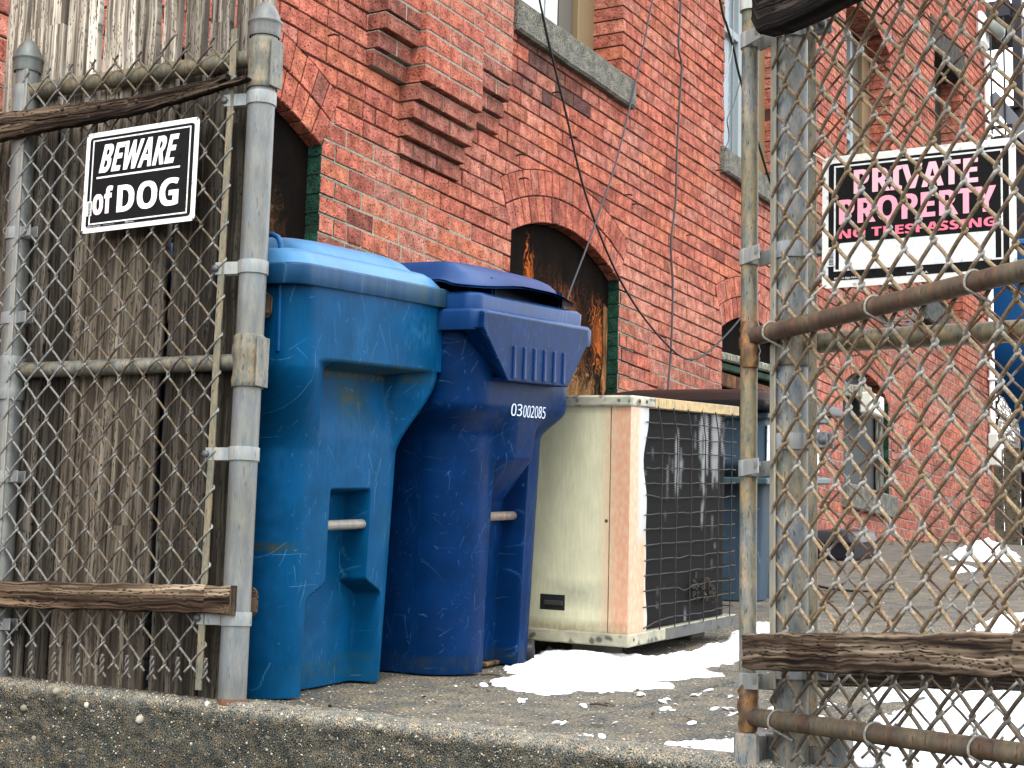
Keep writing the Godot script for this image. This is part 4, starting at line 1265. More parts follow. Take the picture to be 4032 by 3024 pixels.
func rings(mb: MB, list: Array, col: Color, capped := true) -> void:      # [x0, x1, z0, z1, r, y]
	var P := PackedVector3Array(); var UV := PackedVector2Array()
	for q in list:
		var ol := rrect(q[1] - q[0], q[3] - q[2], q[4], 6)
		for k in ol.size() + 1:
			var p := ol[k % ol.size()]
			var bow := 0.0
			P.append(Vector3((q[0] + q[1]) / 2 + p.x, q[5] + bow, (q[2] + q[3]) / 2 + p.y))
			UV.append(Vector2(0.5 - p.y / 1.3, 0.5 + p.x / 1.3))
	var nu := 29
	mb.grid(P, nu, list.size(), UV, PackedColorArray([col]), Vector3((list[0][0] + list[0][1]) / 2, list[0][5] - 0.05, (list[0][2] + list[0][3]) / 2))
	if capped:
		var pts := []; var uvs := []
		for k in nu - 1:
			pts.append(P[(list.size() - 1) * nu + k]); uvs.append(UV[(list.size() - 1) * nu + k])
		mb.face(pts, Vector3.UP, col, uvs)

func rod(a: Vector3, b: Vector3, r: float, col: Color, sides := 16) -> MB:
	var m := MB.new(); m.tube(PackedVector3Array([a, a.lerp(b, 0.5), b]), r, sides, col); return m

func cart_mats() -> void:
	var pale := Vector3(120, 150, 178)
	var m := mat("blue_a", worn(900, 900, 801, Vector3(3, 60, 96), 900, pale, [
		[0.33, 0.315, 0.72, 0.355, 70, 62, 44, 0.75, 0.5], [0.44, 0.33, 0.60, 0.47, 80, 60, 36, 0.5, 0.9], [0.46, 0.36, 0.56, 0.41, 92, 60, 26, 0.45, 0.8],
		[0.56, 0.19, 0.74, 0.29, 80, 116, 148, 0.28, 0.8], [0.40, 0.22, 0.48, 0.32, 62, 106, 142, 0.25, 0.8], [0.38, 0.36, 0.70, 0.62, 22, 78, 122, 0.4, 1.0],
		[0.1, 0.44, 0.34, 0.95, 20, 74, 122, 0.45, 0.35], [0.60, 0.60, 0.72, 0.72, 72, 82, 90, 0.35, 0.8], [0.18, 0.685, 0.36, 0.71, 62, 58, 48, 0.8, 0.6],
		[0.30, 0.93, 0.72, 1.0, 64, 66, 60, 0.35, 0.7], [0.38, 0.62, 0.52, 0.70, 56, 76, 92, 0.3, 0.9], [0.40, 0.86, 0.55, 0.97, 48, 84, 118, 0.4, 1.0]]), null, 0, 1, 0.42, 0.0, false)
	m.metallic_specular = 0.15
	m = mat("blue_lid", worn(512, 512, 811, Vector3(58, 104, 140), 160, Vector3(120, 150, 175), [[0.2, 0.3, 0.8, 0.9, 78, 122, 154, 0.5, 1.0]], 0.03, 0.08), null, 0, 1, 0.36, 0.0, false)  # lid blue paled by fading and by painted-in sky reflection
	mat("blue_brim", worn(512, 512, 821, Vector3(8, 52, 86), 260, Vector3(120, 130, 132), [[0.0, 0.55, 1.0, 1.0, 34, 66, 88, 0.45, 0.6], [0.55, 0.7, 0.8, 1.0, 84, 80, 66, 0.5, 0.9]], 0.1, 0.2), null, 0, 1, 0.45, 0.0, false)
	m = mat("navy", worn(900, 900, 831, Vector3(3, 33, 70), 2400, Vector3(96, 112, 140), [
		[0.40, 0.32, 0.62, 0.50, 36, 42, 58, 0.45, 1.0], [0.42, 0.44, 0.66, 0.74, 20, 38, 84, 0.4, 1.0], [0.1, 0.80, 0.6, 1.0, 16, 38, 74, 0.35, 1.0], [0.58, 0.55, 0.66, 0.7, 56, 58, 66, 0.4, 0.9], [0.40, 0.60, 0.45, 0.72, 60, 62, 72, 0.4, 0.9],
		[0.05, 0.955, 0.8, 1.0, 42, 44, 48, 0.4, 0.5]], 0.05, 0.16), null, 0, 1, 0.40, 0.0, false)
	m.metallic_specular = 0.15
	m = mat("navy_lid", worn(512, 512, 841, Vector3(14, 48, 92), 260, Vector3(110, 126, 160), [[0.05, 0.05, 0.95, 0.95, 36, 72, 112, 0.45, 1.0]], 0.05, 0.12), null, 0, 1, 0.40, 0.0, false)
	mat("slate", worn(512, 512, 851, Vector3(46, 62, 74), 160, Vector3(170, 180, 185), [], 0.06, 0.12), null, 0, 1, 0.5, 0.0, false)
	mat("coat_paint", worn(900, 720, 861, Vector3(186, 184, 154), 120, Vector3(110, 105, 85), [
		[0.75, -0.6, 1.15, 1.6, 186, 136, 108, 0.95, 0.35], [0.908, -0.4, 1.4, 0.60, 158, 166, 168, 1.0, 0.12], [0.962, 0.3, 1.4, 1.5, 170, 170, 160, 0.9, 0.06], [0.91, 0.10, 1.0, 0.42, 160, 178, 186, 0.7, 0.7],
		[0.56, 0.74, 0.80, 0.87, 122, 122, 108, 0.55, 0.9], [0.0, 0.90, 0.95, 1.02, 118, 108, 80, 0.6, 0.6], [0.0, 0.0, 0.82, 0.075, 120, 112, 88, 0.6, 0.9], [0.55, 0.03, 0.60, 0.5, 150, 148, 122, 0.4, 0.9], [0.2, 0.0, 0.5, 1.0, 176, 176, 150, 0.5, 1.0]], 0.05, 0.05, 0.4), null, 0, 1, 0.45, 0.1, false)

func light_blue_cart() -> void:
	var c := thing("recycling_cart", "light blue rolling cart with a pale domed lid beside the left fence post", "cart", slope_frame(1.15, 0.002, -0.505))
	var carve := func(y: float, z: float) -> float:
		var zc := -0.006
		var hw := lerpf(0.158, 0.083, smoothstep(0.225, 0.275, y))
		var e := clampf((hw - absf(z - zc)) / 0.012 + 0.5, 0.0, 1.0)
		e = e * e * (3.0 - 2.0 * e)
		var under := smoothstep(0.62, 0.78, y) * (1.0 - smoothstep(0.802, 0.806, y)) * clampf((0.168 - absf(z + 0.022)) / 0.012 + 0.5, 0.0, 1.0)
		return 0.075 * e * (1.0 - smoothstep(0.488, 0.503, y)) + 0.035 * under
	var flare := func(y: float, z: float, seg: int, t: float) -> float:
		var outer := clampf((y - 0.60) / 0.195, 0.0, 1.0)
		outer = outer * outer * (3.0 - 2.0 * outer) * 0.6 + outer * 0.4
		if seg == 0:
			var k := smoothstep(0.150, 0.205, absf(z + 0.02))
			return lerpf(smoothstep(0.800, 0.812, y), outer, k)
		if seg == 6: return clampf((y - 0.60 + 0.13 * (1.0 - t)) / 0.2, 0.0, 1.0)
		return outer
	var b := part("body", cart_body(190, 1.0, func(y): return [-0.36 - 0.03 * y, 0.293 + 0.038 * y, 0.248 + 0.035 * y, 0.085], func(y): return [-0.42, 0.385 + 0.01 * y, 0.333, 0.065], flare, carve), "blue_a", c)
	var m := MB.new()
	m.box(Vector3(0.012, 0.165, 0.008), 0.003, Transform3D(Basis(), Vector3(0.335, 0.908, 0.333)), Color(0.003, 0.045, 0.14))
	m.box(Vector3(0.012, 0.175, 0.030), 0.003, Transform3D(Basis(), Vector3(0.386, 0.90, -0.298)), Color(0.003, 0.05, 0.15))
	part("rib", m, "plastic", b)
	m = MB.new()
	m.box(Vector3(0.30, 0.42, 0.005), 0.002, Transform3D(Basis(Vector3.RIGHT, -0.035), Vector3(-0.02, 0.36, 0.262)), Color(0.006, 0.058, 0.16))
	part("side_panel", m, "plastic", b)
	part("lift_bar", rod(Vector3(0.297, 0.412, 0.10), Vector3(0.297, 0.412, -0.11), 0.0125, Color(0.22, 0.205, 0.18)), "galvanised", c)
	m = MB.new()
	m.box(Vector3(0.48, 0.02, 0.36), 0.01, Transform3D(Basis(), Vector3(-0.08, 0.03, 0)), Color(0.01, 0.06, 0.15))
	part("base", m, "plastic", c)
	for s in [-1, 1]:
		m = MB.new()
		m.lathe([Vector2(0, -0.025), Vector2(0.1, -0.025), Vector2(0.105, -0.015), Vector2(0.105, 0.015), Vector2(0.1, 0.025), Vector2(0, 0.025)], Transform3D(Basis(Vector3.RIGHT, PI / 2), Vector3(-0.33, 0.105, 0.285 * s)), 24, Color(0.02, 0.02, 0.02))
		part("wheel", m, "matt", c)
	m = MB.new()
	rings(m, [[-0.425, 0.398, -0.345, 0.345, 0.05, 0.985], [-0.43, 0.410, -0.358, 0.358, 0.05, 0.986], [-0.43, 0.412, -0.36, 0.36, 0.05, 1.028], [-0.425, 0.405, -0.353, 0.353, 0.05, 1.035], [-0.41, 0.393, -0.34, 0.34, 0.05, 1.037]], Color.WHITE, false)
	var lid := part("lid_brim", m, "blue_brim", c)
	m = MB.new()
	rings(m, [[-0.41, 0.393, -0.34, 0.34, 0.05, 1.036], [-0.395, 0.375, -0.322, 0.327, 0.06, 1.062], [-0.385, 0.360, -0.308, 0.316, 0.06, 1.073], [-0.37, 0.340, -0.295, 0.30, 0.06, 1.078]], Color.WHITE)
	rings(m, [[-0.36, 0.345, -0.300, 0.205, 0.06, 1.068], [-0.35, 0.315, -0.270, 0.190, 0.06, 1.098], [-0.335, 0.28, -0.235, 0.178, 0.06, 1.116], [-0.31, 0.22, -0.18, 0.155, 0.06, 1.127], [-0.25, 0.1, -0.1, 0.1, 0.05, 1.131]], Color.WHITE)
	part("lid", m, "blue_lid", c)
	m = MB.new()
	m.tube(PackedVector3Array([Vector3(0.31, 1.05, 0.30), Vector3(0.31, 1.085, 0.30), Vector3(0.302, 1.102, 0.30), Vector3(0.285, 1.110, 0.30), Vector3(-0.1, 1.110, 0.30), Vector3(-0.118, 1.10, 0.30), Vector3(-0.122, 1.06, 0.30)]), 0.0065, 10, Color(0.008, 0.075, 0.20))
	part("lid_handle", m, "plastic", c)

func dark_blue_cart() -> void:
	var c := thing("refuse_cart", "dark blue rolling cart with a raised canopy lid, stencilled 03 002085", "cart", slope_frame(1.25, 0.002, -1.135))
	var carve := func(y: float, z: float) -> float:
		var zc := 0.0
		var e := clampf((0.096 - absf(z - zc)) / 0.011 + 0.5, 0.0, 1.0)
		e = e * e * (3.0 - 2.0 * e)
		var deep := 0.078 * clampf((0.588 - y) / 0.12, 0.0, 1.0)
		return deep * e * smoothstep(-0.05, 0.0, y + 0.02)
	var flare := func(y: float, z: float, seg: int, t: float) -> float:
		var outer := smoothstep(0.645, 0.735, y)
		if seg == 0: return lerpf(clampf((y - 0.2) / 0.53, 0.0, 1.0), outer, smoothstep(0.03, 0.122, absf(z)))
		if seg == 7: return smoothstep(0.645, 0.735, y)
		return outer
	var low := func(y): return [-0.36 - 0.03 * y, 0.305 + 0.03 * y, 0.245 + 0.04 * y, 0.115]
	var up := func(y): return [-0.42, 0.370 + 0.012 * y, 0.318, 0.10]
	var b := part("body", cart_body(170, 0.965, low, up, flare, carve), "navy", c)
	var nv := Vector3(0.085, 1, 0).normalized()
	var NX := Transform3D(Basis(Vector3(0, 0, -1), nv, Vector3(nv.y, -nv.x, 0)), Vector3(0.3865, 0.722, 0))
	letters("03", Rect2(-0.100, -0.016, 0.062, 0.034), 0.0, NX, b, Color(0.78, 0.82, 0.88), 0.0, "stencil_number", false)
	letters("002085", Rect2(-0.030, -0.018, 0.132, 0.034), 0.0, NX, b, Color(0.78, 0.82, 0.88), 0.0, "stencil_number", false)
	part("lift_bar", rod(Vector3(0.29, 0.425, 0.10), Vector3(0.29, 0.425, -0.105), 0.0125, Color(0.27, 0.20, 0.15)), "stained_steel", c)
	var m := MB.new()
	m.box(Vector3(0.46, 0.02, 0.32), 0.01, Transform3D(Basis(), Vector3(-0.08, 0.03, 0)), Color(0.005, 0.015, 0.06))
	part("base", m, "plastic", c)
	for s in [-1, 1]:
		m = MB.new()
		m.lathe([Vector2(0, -0.025), Vector2(0.1, -0.025), Vector2(0.105, -0.015), Vector2(0.105, 0.015), Vector2(0.1, 0.025), Vector2(0, 0.025)], Transform3D(Basis(Vector3.RIGHT, PI / 2), Vector3(-0.33, 0.105, 0.285 * s)), 24, Color(0.02, 0.02, 0.02))
		part("wheel", m, "matt", c)
	# rim band and the flared apron hanging from its front
	m = MB.new()
	rings(m, [[-0.43, 0.415, -0.325, 0.335, 0.04, 0.925], [-0.435, 0.425, -0.335, 0.345, 0.04, 0.926], [-0.435, 0.427, -0.337, 0.347, 0.04, 0.972], [-0.43, 0.42, -0.33, 0.34, 0.04, 0.982], [-0.40, 0.395, -0.305, 0.315, 0.04, 0.984]], Color.WHITE, false)
	part("rim", m, "navy_lid", c)
	m = MB.new()
	m.slab(PackedVector2Array([Vector2(-0.342, 0.93), Vector2(-0.206, 0.797), Vector2(0.150, 0.797), Vector2(0.276, 0.93), Vector2(0.276, 0.972), Vector2(-0.342, 0.972)]), 0.419, 0.433, 0.003, WALL, Color.WHITE)
	m.slab(PackedVector2Array([Vector2(-0.206, 0.797), Vector2(0.150, 0.797), Vector2(0.150, 0.806), Vector2(-0.206, 0.806)]), 0.36, 0.420, 0.0, WALL, Color.WHITE)
	for s in [[-0.342, -0.206], [0.276, 0.150]]:
		var A := Vector3(0.42, 0.93, -s[0]); var B := Vector3(0.42, 0.797, -s[1])
		m.face([A, B, B - Vector3(0.05, -0.03, 0), A - Vector3(0.05, 0, 0)], Vector3(0, -1, -s[0]), Color.WHITE)
	var ap := part("apron", m, "navy", c)
	m = MB.new()
	for k in 6:
		var u := -0.175 + 0.0585 * k
		m.slab(PackedVector2Array([Vector2(u - 0.008, 0.803), Vector2(u + 0.008, 0.803), Vector2(u + 0.0045, 0.893), Vector2(u - 0.0045, 0.893)]), 0.43, 0.4385, 0.003, WALL, Color(0.006, 0.022, 0.085))
	part("rib", m, "plastic", ap)
	m = MB.new()
	rings(m, [[-0.40, 0.400, -0.318, 0.328, 0.04, 0.983], [-0.40, 0.402, -0.320, 0.330, 0.04, 1.018], [-0.39, 0.392, -0.31, 0.32, 0.04, 1.028], [-0.36, 0.36, -0.28, 0.29, 0.04, 1.032]], Color.WHITE)
	part("lid", m, "navy_lid", c)
	m = MB.new()
	rings(m, [[-0.33, 0.33, -0.25, 0.27, 0.04, 1.03], [-0.33, 0.33, -0.25, 0.27, 0.04, 1.075]], Color(0.2, 0.2, 0.22))
	for z in [0.19, -0.21]:
		m.box(Vector3(0.05, 0.05, 0.006), 0.002, Transform3D(Basis(), Vector3(0.345, 1.055, z)), Color(0.6, 0.6, 0.6))
		m.box(Vector3(0.05, 0.05, 0.006), 0.002, Transform3D(Basis(), Vector3(0.345, 1.055, z - 0.016)), Color(0.6, 0.6, 0.6))
	part("lid_riser", m, "navy", c)
	m = MB.new()
	var P := PackedVector3Array(); var UV := PackedVector2Array()
	for face_ in 2:
		P.clear(); UV.clear()
		for j in 29:
			for i in 41:
				var u := i / 40.0 * 2.0 - 1.0; var w := j / 28.0 * 2.0 - 1.0
				var z := 0.015 - 0.325 * u; var x := -0.01 + 0.43 * w
				var cr := (1.0 - pow(absf(u), 3.0)) * (1.0 - pow(absf(w), 3.0))
				var flat := smoothstep(0.0, 0.35, (1.0 - absf(u)) * 2.2) * smoothstep(0.0, 0.4, (1.0 - w) * 1.3)
				var y := 1.062 + 0.052 * flat + 0.01 * cr - 0.016 * smoothstep(0.8, 1.0, w) * smoothstep(0.2, 0.9, absf(u)) - face_ * 0.006
				P.append(Vector3(x - 0.06 * pow(absf(u), 4.0) * smoothstep(0.5, 1.0, w), y, z))
				UV.append(Vector2(0.5 + u * 0.45, 0.5 - w * 0.45))
		m.grid(P, 41, 29, UV, PackedColorArray([Color.WHITE]), Vector3.UP if face_ == 0 else Vector3.DOWN, true)
	part("lid_canopy", m, "navy_lid", c)

func condenser() -> void:
	var a := thing("condenser_unit", "cream metal air conditioner with a bent wire guard beside the dark blue cart", "air conditioner", slope_frame(1.33, 0.04, -1.965))
	var W := 0.425; var H := 0.747
	var uvw := func(x: float, y: float, z: float, front: bool) -> Vector2: return Vector2(((0.855 + (W - z)) if front else (x + 0.42)) / 1.0, 1.0 - y / H)
	var quad := func(m: MB, p: Array, front: bool, hint: Vector3) -> void:
		var uv := []
		for q in p: uv.append(uvw.call(q.x, q.y, q.z, front))
		m.face(p, hint, Color.WHITE, uv)
	var m := MB.new()
	for s in [[-0.42, 0.368], [0.372, 0.435]]:
		quad.call(m, [Vector3(s[0], 0.035, W), Vector3(s[1], 0.035, W), Vector3(s[1], H - 0.03, W), Vector3(s[0], H - 0.03, W)], false, Vector3.BACK)
		for e in 2:
			quad.call(m, [Vector3(s[e], 0.035, W), Vector3(s[e], H - 0.03, W), Vector3(s[e], H - 0.03, W - 0.02), Vector3(s[e], 0.035, W - 0.02)], false, Vector3(1 if e else -1, 0, 0))
	part("side_panel", m, "coat_paint", a)
	m = MB.new()
	var pp := PackedVector3Array(); var pu := PackedVector2Array()
	for j in 30:
		for i in 8:
			var y := 0.035 + (H - 0.065) * j / 29.0
			var z := W - 0.002 - (0.118 + 0.010 * sin(y * 9.0) + 0.006 * sin(y * 31.0)) * i / 7.0
			pp.append(Vector3(0.4352 + (0.004 * sin(y * 20.0) if i == 7 else 0.0), y, z)); pu.append(uvw.call(0, y, z, true))
	m.grid(pp, 8, 30, pu, PackedColorArray([Color.WHITE]), Vector3.RIGHT, true)
	part("corner_post", m, "coat_paint", a)
	m = MB.new()
	m.box(Vector3(0.80, 0.69, 0.79), 0.0, Transform3D(Basis(), Vector3(-0.02, 0.385, -0.012)), Color(0.03, 0.03, 0.03))
	part("inner_core", m, "matt", a)
	# fins
	var P := PackedVector3Array(); var C := PackedColorArray()
	var lime := noise(870, 1.0, 4)
	var rows := 176; var cols := 56
	for j in rows:
		var y := 0.04 + (H - 0.075) * j / (rows - 1.0)
		for i in cols:
			var t := i / (cols - 1.0)
			var z := lerpf(0.315, -0.40, t); var x := 0.424
			if z < -0.36: x -= (-0.36 - z) * 0.5
			P.append(Vector3(x + (0.0025 if j % 2 else -0.0025), y, z))
			var n := lime.get_noise_2d(t * 9.0, y * 1.6) + 0.5 * lime.get_noise_2d(t * 40.0, y * 7.0)
			var zone := clampf(1.0 - absf(t - 0.80) / 0.34, 0.0, 1.0) * smoothstep(0.40, 0.60, y) + 0.6 * clampf(1.0 - absf(t - 0.38) / 0.16, 0.0, 1.0) * smoothstep(0.32, 0.42, y) * smoothstep(0.66, 0.5, y)
			var w := clampf((n + zone * 0.9 - 0.52) * 3.0, 0.0, 1.0)
			C.append(Color(0.009, 0.0095, 0.010).lerp(Color(0.30, 0.31, 0.31), w * 0.85))
	m = MB.new()
	m.grid(P, cols, rows, PackedVector2Array(), C, Vector3.RIGHT, true)
	part("coil_fins", m, "matt", a)
	# wire guard
	var sag := noise(880, 2.0, 2)
	for k in 15:
		var y := 0.065 + 0.0465 * k
		var p := PackedVector3Array()
		for i in 26:
			var t := i / 25.0
			var z := lerpf(0.325, -0.418, t)
			var dy := 0.004 * sag.get_noise_2d(t * 3.0, k * 5.0)
			if k == 2: dy -= 0.016 * maxf(0.0, 1.0 - absf(t - 0.42) / 0.10)
			if k == 0: dy -= 0.018 * maxf(0.0, 1.0 - t / 0.18)
			if k == 8: dy += 0.014 * maxf(0.0, 1.0 - t / 0.16)
			p.append(Vector3(0.442 + 0.003 * sag.get_noise_2d(t * 4.0, k * 9.0), y + dy, z))
		p.append(Vector3(0.436, y, -0.428)); p.append(Vector3(0.36, y, -0.436))
		m = MB.new(); m.tube(p, 0.0021, 6, Color(0.055, 0.052, 0.048) if k != 14 else Color(0.26, 0.12, 0.05))
		part("guard_wire", m, "wire", a)
	for k in 6:
		var p := PackedVector3Array()
		for i in 16:
			p.append(Vector3(0.4465, 0.035 + 0.685 * i / 15.0, 0.215 - 0.117 * k + 0.004 * sag.get_noise_2d(i * 0.3, k * 3.0) + (0.018 * maxf(0, i - 13) if k < 5 else 0.0)))
		m = MB.new(); m.tube(p, 0.0019, 6, Color(0.045, 0.043, 0.04))
		part("guard_wire", m, "wire", a)
	# cap and pan
	m = MB.new()
	m.box(Vector3(0.872, 0.034, 0.872), 0.006, Transform3D(Basis(), Vector3(0.007, H - 0.017, 0)), Color(0.47, 0.46, 0.36))
	var cap := part("top_cap", m, "stone_paint", a)
	m = MB.new()
	m.box(Vector3(0.004, 0.031, 0.70), 0.001, Transform3D(Basis(), Vector3(0.4435, H - 0.0165, -0.085)), Color(0.56, 0.40, 0.17))
	part("rusty_edge", m, "stained_steel", cap)
	m = MB.new()
	m.box(Vector3(0.876, 0.038, 0.876), 0.004, Transform3D(Basis(), Vector3(0.007, 0.018, 0)), Color(0.40, 0.385, 0.29))
	var pan := part("base_pan", m, "stone_paint", a)
	m = MB.new()
	m.box(Vector3(0.004, 0.036, 0.60), 0.001, Transform3D(Basis(), Vector3(0.4445, 0.017, -0.135)), Color(0.10, 0.10, 0.095))
	part("dirty_edge", m, "stone_paint", pan)
	m = MB.new()
	for q in [[0.34, 0.425, 0.02], [0.41, 0.425, 0.02], [0.435, 0.40, 0.02], [0.26, 0.425, H - 0.016], [0.40, 0.425, H - 0.016], [0.425, 0.38, H - 0.016], [0.435, 0.33, H - 0.016], [0.36, 0.425, 0.37]]:
		var fr: bool = q[0] > 0.42
		bolt(m, Vector3(0.4455 if fr else q[0], q[2], q[1] if fr else 0.436 if q[2] != 0.37 else 0.4255), Vector3.RIGHT if fr else Vector3.BACK, 0.006, 0.004, Color(0.09, 0.055, 0.035))
	part("screw", m, "matt", a)
	m = MB.new()
	m.box(Vector3(0.088, 0.05, 0.012), 0.003, Transform3D(Basis(), Vector3(0.183, 0.118, W - 0.0045)), Color(0.012, 0.012, 0.012))
	m.box(Vector3(0.066, 0.016, 0.008), 0.003, Transform3D(Basis(), Vector3(0.188, 0.116, W + 0.003)), Color(0.03, 0.03, 0.03))
	part("hand_slot", m, "matt", a)
	for q in [[0.33, 0.33], [-0.33, 0.33], [0.33, -0.33], [-0.33, -0.33]]:
		m = MB.new(); m.box(Vector3(0.12, 0.045, 0.12), 0.006, Transform3D(Basis(), Vector3(q[0] - 0.04, -0.022, q[1])), Color(0.06, 0.055, 0.05))
		part("foot", m, "matt", a)
	m = MB.new()      # bundle of dead leaves caught in the guard
	for k in 40:
		var at := Vector3(0.440, 0.09 + rng.randf() * 0.08, -0.06 - rng.randf() * 0.20)
		at.y += 0.03 * (1.0 - absf((at.z + 0.1) / 0.1)) * rng.randf()
		m.box(Vector3(0.006, 0.014, 0.02) * rng.randf_range(0.5, 1.2), 0.001, Transform3D(Basis.from_euler(Vector3(rng.randf() * 6, rng.randf() * 6, rng.randf() * 6)), at), vary(Color(0.03, 0.026, 0.022), 0.4))
	part("caught_debris", m, "matt", a, Transform3D(), "stuff")

func grey_cart() -> void:
	var c := thing("grey_cart", "slate grey cart with a wide black lid behind the air conditioner", "cart", slope_frame(1.0, 0.0, -4.12))
	var carve := func(y: float, z: float) -> float:
		var e := clampf((0.11 - absf(z)) / 0.02 + 0.5, 0.0, 1.0)
		return 0.05 * e * (1.0 - smoothstep(0.40, 0.44, y))
	var flare := func(y: float, z: float, seg: int, t: float) -> float: return smoothstep(0.50, 0.60, y)
	part("body", cart_body(60, 0.82, func(y): return [-0.33, 0.29 + 0.06 * y, 0.27 + 0.07 * y, 0.07], func(y): return [-0.36, 0.37, 0.40, 0.05], flare, carve), "slate", c)
	var m := MB.new()
	for y in [0.80, 0.52]:
		m.box(Vector3(0.80, 0.03, 0.86), 0.006, Transform3D(Basis(), Vector3(0.005, y, 0)), Color(0.035, 0.055, 0.07))
	part("rim", m, "plastic", c)
	m = MB.new()
	rings(m, [[-0.45, 0.44, -0.47, 0.47, 0.05, 0.818], [-0.46, 0.45, -0.48, 0.48, 0.05, 0.82], [-0.46, 0.45, -0.48, 0.48, 0.05, 0.858], [-0.44, 0.43, -0.46, 0.46, 0.06, 0.866], [-0.38, 0.38, -0.40, 0.40, 0.08, 0.895], [-0.3, 0.30, -0.32, 0.32, 0.09, 0.914], [-0.15, 0.16, -0.2, 0.2, 0.08, 0.922]], Color(0.006, 0.006, 0.0065))
	for z in [0.2, -0.2]:
		m.box(Vector3(0.62, 0.02, 0.02), 0.008, Transform3D(Basis(), Vector3(0.0, 0.910, z)), Color(0.018, 0.018, 0.019))
	part("lid", m, "plastic", c)
	m = MB.new()
	m.box(Vector3(0.004, 0.20, 0.13), 0.001, Transform3D(Basis(), Vector3(0.38, 0.66, 0.30)), Color(0.72, 0.74, 0.74))
	part("white_sticker", m, "print", c)
	m = MB.new()
	m.box(Vector3(0.004, 0.20, 0.05), 0.001, Transform3D(Basis(), Vector3(0.38, 0.66, -0.30)), Color(0.66, 0.68, 0.68))
	part("white_sticker", m, "print", c)

func tool_case() -> void:
	var c := thing("tool_case", "black plastic tool case on the ground below the stone sill", "case", slope_frame(0.50, 0.0, -7.55))
	var m := MB.new()
	rings(m, [[-0.15, 0.15, -0.25, 0.25, 0.03, 0.0], [-0.16, 0.16, -0.26, 0.26, 0.03, 0.02], [-0.165, 0.165, -0.265, 0.265, 0.03, 0.10], [-0.175, 0.175, -0.275, 0.275, 0.03, 0.105], [-0.175, 0.175, -0.275, 0.275, 0.03, 0.12], [-0.165, 0.165, -0.265, 0.265, 0.03, 0.125]], Color(0.018, 0.019, 0.02), false)
	part("case_body", m, "plastic", c)
	m = MB.new()
	rings(m, [[-0.165, 0.165, -0.265, 0.265, 0.03, 0.124], [-0.155, 0.155, -0.255, 0.255, 0.04, 0.16], [-0.13, 0.13, -0.23, 0.23, 0.04, 0.178], [-0.11, 0.11, -0.2, 0.2, 0.03, 0.18]], Color(0.022, 0.023, 0.024))
	m.box(Vector3(0.05, 0.02, 0.12), 0.006, Transform3D(Basis(), Vector3(0.0, 0.187, 0.06)), Color(0.02, 0.02, 0.021))
	part("case_lid", m, "plastic", c)

